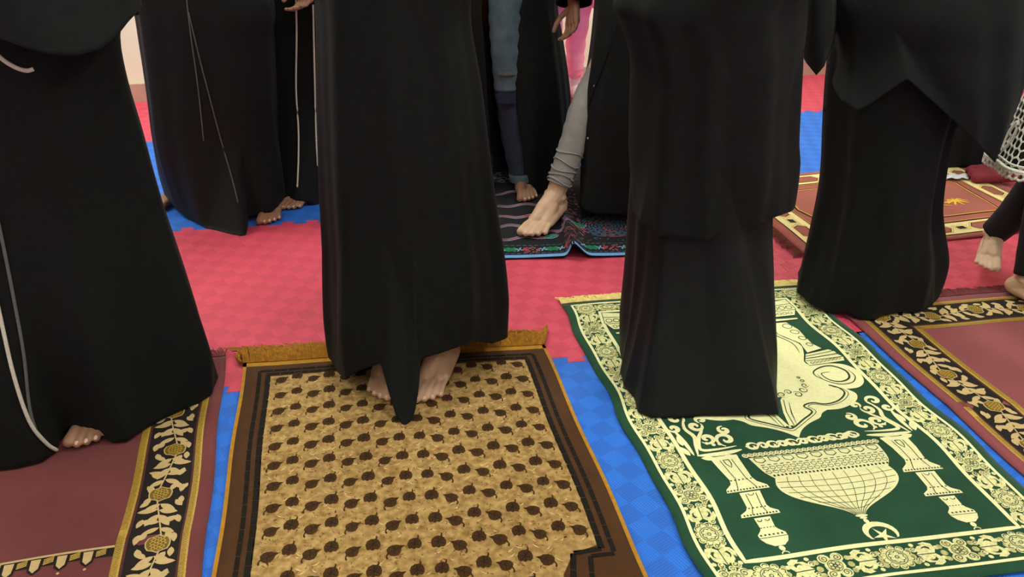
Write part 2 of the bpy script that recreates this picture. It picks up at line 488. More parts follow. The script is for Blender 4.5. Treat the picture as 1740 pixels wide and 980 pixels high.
for k in range(1, nend):
    x0 = X - HB + 2 * HB * k / nend
    wh = (0, 1, 2, 1)[(k - 1) % 4 if k <= 5 else (nend - k - 1) % 4]; fl_ = 1 if k < 5 else -1
    for vv, sq in ((VB0, 0.72), (VB1, 0.98)):
        border_unit(lambda x, yy, x0=x0, vv=vv, fl_=fl_, sq=sq: (x0 + yy * fl_ * 1.05, vv + x * sq), wh)
        for sg_ in (-1, 1):
            for dy, rr_ in ((-.014, .006), (.002, .007), (.017, .006)): bc.disc((x0 + sg_ * HB / nend, vv + dy * sq), rr_ * sq, 8)
bc.build('border_flowers', M_CREAM2, 'stuff'); bl.build('border_outlines', M_GDARK, 'stuff'); bd.build('leaf_crescents', M_GDARK, 'stuff')  # the last set is dark green crescents woven inside the leaves
# niche panel with scrolled foot
half = [(0, .11), (.11, .12), (.165, .15), (.177, .189), (.168, .249), (.192, .304), (.180, .345), (.158, .389), (.166, .407),
        (.194, .403), (.244, .409), (.268, .426), (.277, .452), (.266, .49), (.240, .511), (.206, .514), (.219, .535), (.207, .560),
        (.178, .579), (.146, .589), (.116, .588), (.098, .598), (.084, .614), (.052, .628), (.022, .648), (0, .674)]
hs = catmull(half[:9], 3)[:-1] + catmull(half[8:16], 4)[:-1] + catmull(half[15:21], 4)[:-1] + catmull(half[20:], 4)
c1.poly(R(hs + [(-a, b) for a, b in reversed(hs)][1:-1]), 0.03)
# columns at both sides
col_parts = [[(.180, .080), (.276, .066), (.278, .125), (.262, .158), (.190, .158)], [(.180, .166), (.262, .172), (.262, .182), (.178, .182)],
             [(.176, .188), (.222, .190), (.236, .235), (.226, .310), (.236, .338), (.186, .352), (.195, .304), (.168, .249)],
             [(.178, .357), (.250, .343), (.262, .356), (.262, .366), (.272, .382), (.266, .400), (.164, .409), (.160, .389)]]
for q in col_parts: c1.poly(R(q), 0.03, X)
for q in col_parts:
    ln.rib(R(q), 0.0022, True, X)
for k in range(4):
    ln.circ((X + .215 + .004 * math.sin(k), v0 + .212 + .034 * k), .0125 - .0016 * k, .002, 14, X)
for k in range(4): ln.circ((X + .200 + .021 * k, v0 + .112), .0085, .0022, 12, X)
for k in range(4): ln.circ((X + .205 + .016 * k, v0 + .143), .006, .0018, 12, X)
for k in range(8): ln.circ((X + .176 + .0115 * k, v0 + .398 - .0016 * k), .0042, .0016, 8, X)
ln.rib(R([(.183, .1), (.277, .093)]), .002, False, X); ln.rib(R([(.184, .127), (.276, .128)]), .002, False, X)
ln.rib(R([(.172, .368), (.262, .352)]), .0022, False, X); ln.rib(R([(.166, .378), (.266, .366)]), .003, False, X); ln.rib(R([(.163, .388), (.271, .381)]), .0022, False, X)
ln.rib(R([(.164, .215), (.158, .25), (.176, .30), (.166, .35)]), .003, False, X, True, 4)
# lines inside the panel
ln.rib(R([(.203, .441), (.178, .446), (.186, .474), (.212, .483), (.239, .470), (.246, .441), (.222, .417), (.190, .419), (.162, .436), (.160, .455), (.175, .475)]), .0052, False, X, True, 5)
ln.rib(R([(.166, .446), (.172, .472), (.200, .493), (.236, .490), (.257, .465), (.254, .437)]), .0032, False, X, True, 5)
ln.rib(R([(.171, .494), (.189, .507), (.192, .530), (.162, .557), (.124, .567), (.095, .557), (.068, .566), (.077, .590), (.042, .614), (.013, .634), (0, .64)]), .0045, False, X, False, 4)
ln.rib(R([(.176, .502), (.196, .512), (.199, .535), (.166, .563), (.126, .573), (.098, .563), (.078, .569), (.086, .592), (.046, .621), (.013, .642), (0, .649)]), .0018, False, X, False, 4)
gr.poly(R([(0, .632), (.010, .58), (.026, .535), (.036, .524), (0, .52), (-.036, .524), (-.026, .535), (-.010, .58)]))
ln.rib(R([(.012, .632), (.018, .58), (.034, .535)]), .0018, False, X)
ln.rib(R([(.02, .628), (.028, .585), (.042, .545)]), .0028, False, X, True)
c1h = Pat(rg, 0.002)
for k, (cx, cy, rr) in enumerate([(.018, .505, .010), (.040, .515, .011), (.060, .508, .010), (.078, .520, .012), (.098, .505, .012), (.112, .488, .009), (.116, .470, .0065), (.112, .456, .005)]):
    ln.spiral((X + cx, cy + v0), rr, rr * .25, k * 1.3, 1.3, .0028, X)
ln.disc((X, .49 + v0), .012, 12); ln.disc((X + .006, .633 + v0), .004, 8, None, X)
# dome
prof = [(.147, .726), (.144, .754), (.140, .778), (.128, .798), (.135, .818), (.131, .838), (.116, .856), (.093, .872), (.060, .889), (.035, .902), (.018, .914), (.012, .921)]
pr = catmull(prof[:4], 2)[:-1] + catmull(prof[3:], 3)
c1.poly(R(pr + [(-a, b) for a, b in reversed(pr)]), 0.03)
c1.disc((X, .9255 + v0), .013, 12, .004); c1.disc((X, .932 + v0), .008, 10, .003); c1.disc((X, .941 + v0), .0052, 10, .0065)
def ubox(x, y, w, h, t): ln.rib(R([(x - w, y - h), (x - w, y + h * .3), (x, y + h), (x + w, y + h * .3), (x + w, y - h), (x - w, y - h)]), t, False)
for k in range(9): ubox(-.128 + .032 * k, .738, .0105, .0085, .0022)
for k in range(20): ln.rib(R([(-.136 + .0142 * k, .754), (-.128 + .0142 * k, .754)]), .0022)
for k in range(18): ubox(-.131 + .0154 * k, .765, .0052, .005, .0015)
for k in range(18): ubox(-.131 + .0154 * k, .7785, .0052, .0045, .0015)
for k in range(30): ln.rib(R([(-.128 + .00882 * k, .790), (-.1235 + .00882 * k, .790)]), .0055)
def half_w(v):
    for (a, b), (c, d) in zip(pr, pr[1:]):
        if b <= v <= d and d > b: return a + (c - a) * (v - b) / (d - b)
    return .012
for k in range(-4, 5):
    ln.rib(R([(k / 5 * half_w(v), v) for v in [.798 + .0123 * j for j in range(11)]]), .0011)
for v in (.815, .832, .849, .866, .884, .902):
    h = half_w(v) * .97
    ln.rib(R([(-h, v - .004), (-h * .5, v + .002), (0, v + .004), (h * .5, v + .002), (h, v - .004)]), .0011)
# beads above the dome
for k in range(25):
    c1.disc((X - .15 + .0125 * k, .7165 + v0), .0072, 8)
    ln.circ((X - .15 + .0125 * k, .7165 + v0), .0036, .0014, 8)
# minarets
for sx in (-1, 1):
    mn = Pat(rg, 0.0008)
    x0 = X + sx * .197
    def M_(pts): return [(x0 + sx * a, b + v0) for a, b in pts]
    mn.poly(M_([(-.031, .708), (.031, .708), (.024, .785), (.028, .798), (.044, .812), (.046, .822), (-.046, .822), (-.044, .812), (-.028, .798), (-.024, .785)]), .03)
    mn.poly(M_([(-.022, .826), (.022, .826), (.021, .868), (.026, .877), (.040, .886), (.041, .894), (-.041, .894), (-.040, .886), (-.026, .877), (-.021, .868)]), .03)
    mn.poly(M_([(-.017, .899), (.017, .899), (.015, .926), (.018, .932), (.028, .942), (.028, .952), (.022, .963), (.010, .972), (-.010, .972), (-.022, .963), (-.028, .952), (-.028, .942), (-.018, .932), (-.015, .926)]), .03)
    mn.disc((x0, .9785 + v0), .006, 8, .0065)
    mn.arc((x0, .994 + v0), .0075, PI + .3, 2 * PI - .3, .0022)
    mn.build('minaret_motif', M_CREAM)
    for a, b, y in ((.010, .040, 0),):
        ln.rib(M_([(-.013, .722), (-.011, .785), (-.020, .815)]), .0016); ln.rib(M_([(.013, .722), (.011, .785), (.020, .815)]), .0016)
        ln.rib(M_([(-.011, .832), (-.010, .868), (-.016, .890)]), .0016); ln.rib(M_([(.011, .832), (.010, .868), (.016, .890)]), .0016)
    ln.rib(M_([(-.006, .722), (-.006, .735), (0, .748), (.006, .735), (.006, .722), (-.006, .722)]), .0022)
    ln.arc((x0, .831 + v0), .006, 0, PI, .0016); ln.arc((x0 - .008, .905 + v0), .0045, 0, PI, .0018); ln.arc((x0 + .008, .905 + v0), .0045, 0, PI, .0018)
    for k in range(13): ln.rib(M_([(-.041 + .0068 * k, .8175), (-.0375 + .0068 * k, .8175)]), .004)
    for k in range(11): ln.rib(M_([(-.036 + .0068 * k, .890), (-.0325 + .0068 * k, .890)]), .0038)
    for k in range(6): ln.rib(M_([(-.022 + .0085 * k, .788), (-.0185 + .0085 * k, .788)]), .0036)
    for k in range(5): ln.rib(M_([(-.018 + .0085 * k, .872), (-.0145 + .0085 * k, .872)]), .003)
    for k in range(6): ln.rib(M_([(-.022 + .0085 * k, .944), (-.018 + .0085 * k, .944)]), .0036)
    for k in range(5): ln.rib(M_([(-.014 + .0065 * k, .926), (-.011 + .0065 * k, .926)]), .002)
    ln.rib(M_([(-.028, .9505), (.028, .9505)]), .0012)
# crescent and star
cs = Pat(rg, 0.0008)
pts = []
for k in range(15):
    a = PI - .55 + (PI + 1.1) * k / 14
    pts.append((.009 + .034 * math.cos(a), .972 + .028 * math.sin(a)))
for k in range(15):
    a = 2 * PI + .45 - (PI + .9) * k / 14
    pts.append((.009 + .026 * math.cos(a), .979 + .0225 * math.sin(a)))
cs.poly(R(pts))
star = []
for k in range(10):
    rr = .023 if k % 2 == 0 else .0068; a = PI / 2 + .15 + PI * k / 5
    star.append((.009 + rr * math.cos(a), .981 + rr * math.sin(a)))
cs.poly(R(star)); cs.build('crescent_and_star', M_CREAM)
# garland between the corner scrolls
gx = [-.118, -.093, -.070, -.048, -.026, 0, .026, .048, .070, .093, .118]
for k, g in enumerate(gx):
    c1.spiral((X + g, .688 + v0), .0150 if k % 2 == 0 else .0125, .003, k * PI, 1.15 * (1 if k % 2 else -1), .0078)
c1.rib(R([(-.132, .684)] + [(-.125 + .0125 * j, .688 + .010 * math.sin(j * PI / 2 + .6)) for j in range(21)] + [(.132, .684)]), .0052, False, None, False, 3)
# corner scrolls
c1.rib(R([(.146, .694), (.195, .700), (.250, .697)]), .013, False, X, True, 4)
c1.rib(R([(.248, .698), (.240, .664), (.231, .634), (.240, .604), (.228, .570)]), .010, False, X, True, 4)
c1.rib(R([(.256, .694), (.260, .650), (.266, .606)]), .010, False, X, True, 4)
c1.rib(R([(.152, .680), (.195, .684), (.234, .679), (.224, .642), (.207, .618), (.196, .596)]), .009, False, X, True, 4)
for cx, cy, r0, a0, tn in ((.166, .655, .024, 1.2, -1.25), (.156, .622, .014, 4.5, 1.2), (.206, .646, .018, .5, 1.2), (.213, .600, .017, 3.6, -1.2), (.245, .568, .020, 2.4, 1.15), (.192, .580, .012, 1.0, -1.1), (.264, .600, .013, 0, 1.1)):
    c1.spiral((X + cx, cy + v0), r0, .003, a0, tn, .0115, X, True, 22)
for cx, cy in ((.200, .668), (.213, .661), (.186, .668)): c1.disc((X + cx, cy + v0), .0048, 8, None, X)
for cx, cy, an in ((.264, .694, -1.2), (.268, .66, -1.6), (.245, .706, 2.9), (.20, .712, 3.1)): c1.poly(leaf_pts((X + cx, cy + v0), an, .036, .014), .025, X)
c1.build('woven_figures', M_CREAM); ln.build('woven_outlines', M_GDARK, 'stuff'); gr.build('green_inset', M_GREEN)
def e_g(t): return rg.map(t * rg.W, 0.0), -rg.V
fringe(rg, 'fringe', M_FRC, e_g, 420, 0.040, 0.0018, 0.25, 3, 0.007)

# ---- brown rug with the leaf print
M_BROWN = mat('brown_velvet', rgb(74, 43, 15), 0.9, 0.14, 30, 0.4, 500, sheen=0.08)
M_TAN = mat('tan_sculpted_velvet', rgb(150, 112, 58), 0.95, 0.2, 75, 1.0, 90, sheen=0.1, col2=rgb(190, 154, 96))
M_LEAF = mat('dark_brown_pile', rgb(66, 40, 12), 0.95, 0.25, 80, 0.4, 500)
M_VEIN = mat('black_brown_pile', rgb(34, 22, 10), 0.95, 0.2, 80)
M_DASH = mat('black_pile', rgb(22, 17, 12), 0.95, 0.2, 80)
M_GOLD = mat('gold_binding', rgb(178, 124, 30), 0.8, 0.15, 80, 0.4, 700)
M_FLECK = mat('pale_ridge_pile', rgb(220, 190, 132), 0.9, 0.1, 80)
M_SPECK = mat('brown_fleck_pile', rgb(118, 82, 36), 0.95, 0.2, 80)
def wob_b(u, v): return (0.002 * math.sin(v * 14), 0.0015 * math.sin(u * 19))
rb = Rug((-0.684, 1.774), (0.770, 0.091), (0.2005, -0.9797), 0.775, 1.16, 0.008, None, wob_b)
rb.body('prayer_rug', M_BROWN, 'brown and gold plush prayer rug printed with rows of small dark leaves', 'prayer rugs', 30, 44)
W, L = rb.W, rb.L; FI = 0.068
f = Pat(rb, 0.0012)
nx, ny = G(1050, 947), G(975, 946)
un, vn = rb.inv(nx); ui, vi = rb.inv(ny)
rag = random.Random(5)
def ragged(p, q, n, amp): return [(p[0] + (q[0] - p[0]) * k / n + rag.uniform(-amp, amp), p[1] + (q[1] - p[1]) * k / n + rag.uniform(-amp, amp)) for k in range(n)]
VN = vi
sh = W / 2 - (ui - W / 2)
ring = ragged((FI, FI), (W - FI, FI), 50, .0015) + ragged((W - FI, FI), (W - FI, VN - .004), 60, .0022) + [(ui, VN), (ui - .03, VN + .05), (ui - .10, L - .02)] + \
       ragged((ui - .12, L - .02), (sh + .12, L - .02), 20, .002) + [(sh + .10, L - .02), (sh + .03, VN + .05), (sh, VN)] + ragged((FI, VN - .004), (FI, FI + .01), 60, .0022)
f.poly(ring, 0.05); f.build('leaf_field', M_TAN)
d1 = Pat(rb, 0.0012)
def dashes(p, q, ln_, w, gap=0.0025):
    n = max(1, int(math.hypot(q[0] - p[0], q[1] - p[1]) / ln_))
    for k in range(n):
        a, b = (k + gap / ln_ / 2) / n, (k + 1 - gap / ln_ / 2) / n
        d1.rib([(p[0] + (q[0] - p[0]) * a, p[1] + (q[1] - p[1]) * a), (p[0] + (q[0] - p[0]) * b, p[1] + (q[1] - p[1]) * b)], w)
o1, o2 = 0.042, 0.063
for m_ in (lambda u: u, lambda u: W - u):
    dashes((m_(o1), o1), (m_(o1), VN + .004), .034, .0092)
    dashes((m_(o2), o2), (m_(o2), VN - .006), .034, .0125)
    dashes((m_(o2), VN - .006), (m_(W - ui), VN), .05, .010); dashes((m_(W - ui), VN), (m_(W - ui + .10), L - .02), .04, .011)
    dashes((m_(o1), VN + .008), (m_(W - ui - .03), VN + .010), .05, .009); dashes((m_(W - ui - .03), VN + .010), (m_(W - ui + .055), L - .02), .04, .009)
dashes((o1, o1), (W - o1, o1), .034, .008); dashes((o2 - .005, o2 - .006), (W - o2 + .005, o2 - .006), .034, .0095)
d1.build('dashed_lines', M_DASH, 'stuff')
# leaves: two kinds, one object each
def motif(kind):
    V, F, mi = [], [], []
    def add(pts, z, m):
        b = len(V); V.extend([Vector((x, y, z)) for x, y in pts])
        for t in tessellate_polygon([[Vector((x, y, 0)) for x, y in pts]]):
            p = [V[b + i] for i in t]
            t = t if (p[1] - p[0]).cross(p[2] - p[0]).z > 0 else t[::-1]
            F.append(tuple(b + i for i in t)); mi.append(m)
    rn = random.Random(kind)
    if kind == 0:      # pointed leaf with a curled stalk
        add([(-.0135, .002), (-.011, -.005), (-.006, -.009), (.001, -.0105), (.008, -.0085), (.0115, -.003), (.0125, .003), (.0185, .0085), (.010, .0085), (.004, .0105), (-.004, .0095), (-.010, .007)], 0, 0)
        add([(-.009, -.006), (-.0115, -.0095), (-.0095, -.0135), (-.0115, -.0155), (-.0140, -.0125), (-.0140, -.009), (-.0115, -.004)], 0, 0)
        add([(-.0085, -.0045), (-.007, -.0045), (.014, .0066), (.0125, .0072)], .0003, 1)
        add([(-.001, -.001), (.001, -.0075), (.002, -.0075), (.001, -.0005)], .0003, 1)
        add([(.002, .001), (-.003, .0068), (-.002, .0072), (.0035, .0018)], .0003, 1)
    else:              # round leaf with a nicked foot and a stalk on top
        add([(-.0135, .001), (-.012, -.007), (-.0085, -.0095), (-.006, -.008), (-.001, -.011), (.003, -.0085), (.008, -.010), (.0125, -.006), (.0135, .000), (.011, .007), (.006, .0108), (-.003, .0112), (-.010, .008)], 0, 0)
        add([(.004, .010), (.006, .0135), (.0055, .0162), (.0075, .0165), (.009, .0135), (.008, .0095)], 0, 0)
        add([(-.0007, .009), (.0013, .009), (.0008, -.009), (-.0006, -.009)], .0003, 1)
        add([(-.009, .002), (-.0085, .0035), (.009, -.003), (.0085, -.0045)], .0003, 1)
        add([(-.007, -.006), (-.006, -.007), (.007, .006), (.006, .007)], .0003, 1)
    me = bpy.data.meshes.new('leaf_motif'); me.from_pydata(V, [], F)
    me.materials.append(M_LEAF); me.materials.append(M_VEIN); me.polygons.foreach_set('material_index', mi); me.update()
    return me
LM = [motif(0), motif(1)]
mot = None; rl = random.Random(11)
spk = Pat(rb, 0.0016); rdg = Pat(rb, 0.0016)
for r in range(16):
    for k in range(8):
        for sx in (-1, 1):
            u = W / 2 + sx * (.0205 + .0387 * k) + (.004 if sx > 0 else 0); v = FI + .022 + .0655 * r + (.013 if k % 2 else -.003) - (0.002 * k)
            if u > W - FI - .012 or u < FI + .012: continue
            if v > VN - .02 and abs(u - W / 2) > (ui - W / 2) - (v - VN) * .75 - .02: continue
            if v > L - .035: continue
            p = rb.map(u, v, 0.0018)
            o = bpy.data.objects.new('leaf_motif', LM[0 if k % 2 else 1]); COL.objects.link(o); o.parent = rb.o
            s_ = rl.uniform(.98, 1.1)
            o.matrix_local = Matrix.Translation(p) @ Matrix.Rotation(math.atan2(rb.U.y, rb.U.x) + rl.uniform(-.12, .12), 4, 'Z') @ Matrix.Diagonal((s_ * (-sx if k % 2 else 1), s_ * 1.28, 1, 1))
for k in range(2600):
    u, v = rl.uniform(FI + .008, W - FI - .008), rl.uniform(FI + .008, L - .04)
    if v > VN - .03 and abs(u - W / 2) > (ui - W / 2) - (v - VN) * .75 - .03: continue
    spk.poly(leaf_pts((u, v), rl.uniform(0, 6.28), rl.uniform(.003, .011), rl.uniform(.0014, .0034), 3))
for k in range(620):
    u, v = rl.uniform(FI + .01, W - FI - .02), rl.uniform(FI + .01, L - .05)
    if v > VN - .03 and abs(u - W / 2) > (ui - W / 2) - (v - VN) * .75 - .03: continue
    a = rl.choice((-.6, -.5, .5, .7, -.7)); l = rl.uniform(.006, .018)
    rdg.rib([(u, v), (u + l * .5 * math.cos(a), v + l * .5 * math.sin(a) + .002), (u + l * math.cos(a), v + l * math.sin(a))], rl.uniform(.0014, .0028), False, None, True)
spk.build('brown_flecks', M_SPECK, 'stuff'); rdg.build('pale_ridges', M_FLECK, 'stuff')
bd_ = Pat(rb, 0.0006)
for u in (.004, W - .004): bd_.rib([(u, 0), (u, L)], .008)
bd_.rib([(0, .009), (W, .009)], .018); bd_.build('gold_binding', M_GOLD)
M_FRG = mat('gold_fringe', rgb(170, 116, 30), 0.85, 0.35, 110)
def e_b(t): return rb.map(t * W, 0.0), -rb.V
fringe(rb, 'fringe', M_FRG, e_b, 620, 0.078, 0.0019, 0.42, 4, 0.016)
# knotted corner tassels
for uu, sgn in ((-.004, -1), (W - .004, 1)):
    V, F = [], []; rt = random.Random(9 + sgn)
    p = rb.map(uu, 0.0)
    for k in range(60):
        b = rt.uniform(-.2, .2)
        if sgn < 0: path = [(0, 0), (-.012 + b * .02, .018), (-.004 + b * .05, .045 + b * .05), (.02 + b * .06, .058 + b * .06)]
        else: path = [(0, 0), (.006 + b * .03, .02), (.012 + b * .05, .05), (.024 + b * .05, .082 + b * .05)]
        pts = [p + rb.U * a - rb.V * c for a, c in path]
        for i, q in enumerate(pts): q.z = .003 + rt.uniform(0, .012) + .006 * math.sin(i)
        tube_vf(pts, .0015, 4, V, F)
    t_ = mesh('tassel', V, F, [M_FRG], rb.o); t_['kind'] = 'stuff'

# ---- the two maroon rugs with the leafy black border
M_MAR1 = mat('maroon_velvet', rgb(112, 54, 55), 0.9, 0.16, 5, 0.3, 500, sheen=0.15)
M_MAR4 = mat('lit_maroon_velvet', rgb(134, 66, 70), 0.9, 0.14, 5, 0.3, 500, sheen=0.2)  # the left rug's maroon, with brighter light on the pile put into the colour
M_BAND = mat('black_band', rgb(30, 22, 20), 0.9, 0.2, 60)
M_BEIGE = mat('beige_leaf_thread', rgb(198, 168, 118), 0.85, 0.08, 100, 0.3, 800)
M_GOLDT = mat('gold_lurex_thread', rgb(196, 156, 62), 0.45, 0.25, 250, 0.5, 900, spec=0.6)
M_GOLDD = mat('dark_gold_thread', rgb(112, 88, 26), 0.5, 0.25, 250)
M_MARD = mat('dark_maroon_thread', rgb(84, 44, 42), 0.9, 0.1, 60)
M_FRM = mat('maroon_fringe', rgb(122, 58, 62), 0.9, 0.2, 60)
B_OUT, B_A, B_B, B_IN = 0.028, 0.046, 0.140, 0.1455
def leafy_rug(rug, label, sides, crenel=None, fr=True, M_=None):
    rug.body('prayer_rug', M_, label, 'prayer rugs', 50, 112)
    gold, band, lf, med, med2, hat, dk = Pat(rug, .0009), Pat(rug, .0008), Pat(rug, .0015), Pat(rug, .0018), Pat(rug, .0024), Pat(rug, .0014), Pat(rug, .0012)
    W, L = rug.W, rug.L
    def strip(pat, f, s0, s1, x0, x1): pat.poly([f(x0, s0), f(x1, s0), f(x1, s1), f(x0, s1)], .04)
    for sd in sides:
        if sd == 'left':   f = lambda x, s: (x, s); s0, s1 = 0, L
        elif sd == 'right': f = lambda x, s: (W - x, s); s0, s1 = 0, L
        else:              f = lambda x, s: (s, x); s0, s1 = 0, W
        e0 = lambda x: x
        lo = lambda x: s0 + x; hi = lambda x: (s1 - x) if sd == 'far' else s1 - .03
        for x0, x1 in ((B_OUT, B_OUT + .014), (B_IN, B_IN + .016)):
            strip(gold, f, lo(x0), hi(x0), x0, x1)
            n = int((hi(x0) - lo(x0)) / .0042)
            for k in range(n):
                s_ = lo(x0) + .0042 * k
                hat.rib([f(x0 + .0035, s_), f(x1 - .0005, s_ + .004)], .0013)
        strip(dk, f, lo(B_OUT + .014), hi(B_OUT), B_OUT + .014, B_A - .001); strip(dk, f, lo(B_B), hi(B_B), B_B, B_IN - .001)
        strip(band, f, lo(B_A), hi(B_A), B_A, B_B)
        mid, wd = (B_A + B_B) / 2, B_B - B_A
        per = .142; n = int((hi(B_A) - lo(B_A)) / per) + 1
        for k in range(n):
            c = lo(B_A) + .045 + per * k
            if c > hi(B_A) - .01: break
            sg = 1 if k % 2 else -1
            cx = mid + sg * .008
            hexp = [(-.021, -.004), (-.017, -.013), (-.008, -.016), (0, -.020), (.008, -.016), (.017, -.013), (.021, -.004), (.020, .006), (.016, .013), (.007, .016), (0, .020), (-.008, .016), (-.017, .013), (-.020, .006)]
            lf.poly([f(cx + x * 1.12, c + y * 1.12) for x, y in hexp]); med.poly([f(cx + x, c + y) for x, y in hexp])
            for q in range(9):
                y = -.014 + .0035 * q; w_ = .0165 - abs(y) * .35
                for seg in range(5):
                    xa = -w_ + 2 * w_ * seg / 5; sl = .0022 if (q + seg) % 2 else -.0022
                    med2.rib([f(cx + xa, c + y - sl), f(cx + xa + 2 * w_ / 5 * .8, c + y + sl)], .0014)
            # stems and leaves to the next medallion
            stem = [(cx + sg * .004, c + .018), (mid + sg * .006, c + .045), (mid, c + .071), (mid - sg * .006, c + .097), (mid - sg * .012, c + .124)]
            if c + per < hi(B_A): lf.rib([f(*p) for p in catmull(stem, 4)], .0028)
            for (x, y, a, l_, w_) in ((.004, .030, .55, .034, .013), (.004, .030, 2.5, .036, .013), (.006, .045, .1, .036, .013), (.004, .048, 2.9, .034, .014),
                                      (.002, .060, .9, .034, .014), (.000, .062, 2.15, .036, .014), (-.002, .082, -.15, .036, .013), (-.004, .083, 3.5, .034, .013),
                                      (-.004, .098, .5, .032, .012), (-.006, .100, 2.6, .030, .012), (.028, .008, 1.3, .022, .012), (-.034, .012, 1.6, .022, .011),
                                      (.030, .070, 1.2, .022, .011), (-.032, .066, 1.9, .022, .011), (.030, .114, 1.4, .024, .012), (-.034, .118, 1.7, .022, .011), (.026, -.012, -1.0, .018, .010), (-.034, -.010, 4.2, .016, .009), (.026, .020, .7, .020, .011), (-.024, .022, 2.2, .022, .012), (.018, .112, .9, .022, .011), (-.020, .112, 2.0, .022, .011)):
                if c + y + .02 > hi(B_A) and sd != 'far': continue
                X_ = mid + sg * x if abs(x) < .02 else mid + x
                aa = a if sg > 0 else PI - a
                pts = leaf_pts((X_, c + y), aa, l_ * 1.1, w_ * 1.12, 6)
                pts = [(min(max(x_, B_A + .002), B_B - .002), y_) for x_, y_ in pts]
                lf.poly([f(*p) for p in pts])
    gold.build('gold_stripe', M_GOLDT); hat.build('stripe_hatching', M_GOLDD, 'stuff'); dk.build('dark_line', M_MARD)
    band.build('black_band', M_BAND); lf.build('border_leaves', M_BEIGE, 'stuff'); med.build('gold_medallions', M_GOLDD, 'stuff'); med2.build('medallion_stitches', M_GOLDT, 'stuff')
    if crenel:
        cr, cg, ck = Pat(rug, .0015), Pat(rug, .0016), Pat(rug, .0009)
        v = crenel
        cr.rib([(B_IN + .016, v), (W - B_IN - .016, v)], .005)
        ck.poly([(B_IN + .016, v + .003), (W - B_IN - .016, v + .003), (W - B_IN - .016, v + .022), (B_IN + .016, v + .022)], .05)
        x = B_IN + .032; k = 0
        while x < W - B_IN - .04:
            ck.poly([(x - .012, v + .02), (x + .012, v + .02), (x + .011, v + .031), (x, v + .041), (x - .011, v + .031)])
            cr.poly([(x - .0085, v + .005), (x + .0085, v + .005), (x + .0075, v + .027), (x, v + .036), (x - .0075, v + .027)])
            for q in range(4): cg.rib([(x + .014, v + .019 - .0035 * q), (x + .031, v + .0145 - .0035 * q)], .0022)
            cr.disc((x, v + .047), .003, 6)
            x += .0452; k += 1
        ck.build('battlement_ground', M_BAND); cr.build('battlement_motifs', M_BEIGE, 'stuff'); cg.build('battlement_stitches', M_GOLDT, 'stuff')
    if fr: fringe(rug, 'fringe', M_FRM, lambda t: (rug.map(t * rug.W, 0.0), -rug.V), 380, 0.045, 0.0014, 0.35, 8)
def zs(a, k1, k2): return lambda u, v: a * (1 + math.sin(u * k1 + v * k2))
r1o = Vector((-0.742, 1.815, 0)); r1V = Vector((0.222, -0.901, 0)).normalized(); r1U = Vector((0.975, 0.222, 0)).normalized()
o1_ = r1o - r1U * 0.70
def wob1(u, v): return (.0025 * math.sin(v * 16), .002 * math.sin(u * 11))
ru1 = Rug((o1_.x, o1_.y), r1U, r1V, 0.70, 1.12, 0.005, lambda u, v: .0012 * (1 + math.sin(u * 17 + v * 9)) + .0028 * math.exp(-((v - .66 + .03 * u) / .022) ** 2), wob1)
leafy_rug(ru1, 'maroon prayer rug with black leafy border under the leftmost woman', ('right', 'left', 'far'), crenel=ru1.px(100, 953)[1] - .003, M_=M_MAR1)
r4V = Vector((0.150, -0.735, 0)).normalized()
ru4 = Rug((0.928, 2.085), (0.99, 0.135), r4V, 0.70, 1.12, 0.005, lambda u, v: .0012 * (1 + math.sin(u * 15 + v * 8)) + .0028 * math.exp(-((v - .50 - .1 * u) / .022) ** 2), wob1)
leafy_rug(ru4, 'maroon prayer rug with black leafy border to the right of the green rug', ('left', 'right', 'far'), crenel=.98, M_=M_MAR4)

# ---- maroon and cream rug lying crosswise at the back right
M_MAR6 = mat('rust_maroon_velvet', rgb(158, 80, 70), 0.9, 0.12, 8, 0.3, 500, sheen=0.25)
M_CR6 = mat('cream_border_thread', rgb(236, 216, 158), 0.85, 0.06, 90)
M_GO6 = mat('yellow_thread', rgb(224, 176, 58), 0.7, 0.12, 120)
M_DK6 = mat('dark_brown_thread', rgb(52, 28, 22), 0.9, 0.1, 80)
U6 = Vector((0.974, 0.222, 0)).normalized(); V6 = Vector((0.215, -0.976, 0)).normalized()
r6c = Vector((0.951, 2.418, 0)) - V6 * 0.69 - U6 * 0.0
ru6 = Rug((r6c.x, r6c.y), U6, V6, 1.08, 0.69, 0.005, lambda u, v: .002 * (1 + math.sin(u * 13 + v * 7)) + .004 * math.exp(-((u - .50) / .03) ** 2) * smoothstep(.4, .69, v), wob1)
ru6.body('prayer_rug', M_MAR6, 'rust maroon prayer rug with cream border and yellow palm, lying crosswise', 'prayer rugs', 56, 40)
W, L = ru6.W, ru6.L
cb, ye, dk, hx = Pat(ru6, .0009), Pat(ru6, .0016), Pat(ru6, .0013), Pat(ru6, .0012)
bo, bi = 0.045, 0.135
for q in ([(bo, .03), (W - bo, .03), (W - bo, .115), (bo, .115)], [(bo, L - .115), (W - bo, L - .115), (W - bo, L - .03), (bo, L - .03)],
          [(bo, .115), (bi, .115), (bi, L - .115), (bo, L - .115)], [(W - bi, .115), (W - bo, .115), (W - bo, L - .115), (W - bi, L - .115)]): cb.poly(q, .04)
def hexa(cx, cy, l_, w_, hor, fill=True):
    p = [(-l_, 0), (-l_ * .7, -w_), (l_ * .7, -w_), (l_, 0), (l_ * .7, w_), (-l_ * .7, w_)]
    if not hor: p = [(y, x) for x, y in p]
    hx.poly([(cx + x, cy + y) for x, y in p]); dk.rib([(cx + x, cy + y) for x, y in p], .004, True)
    ye.rib([(cx + x * 1.14, cy + y * 1.22) for x, y in p], .0035, True)
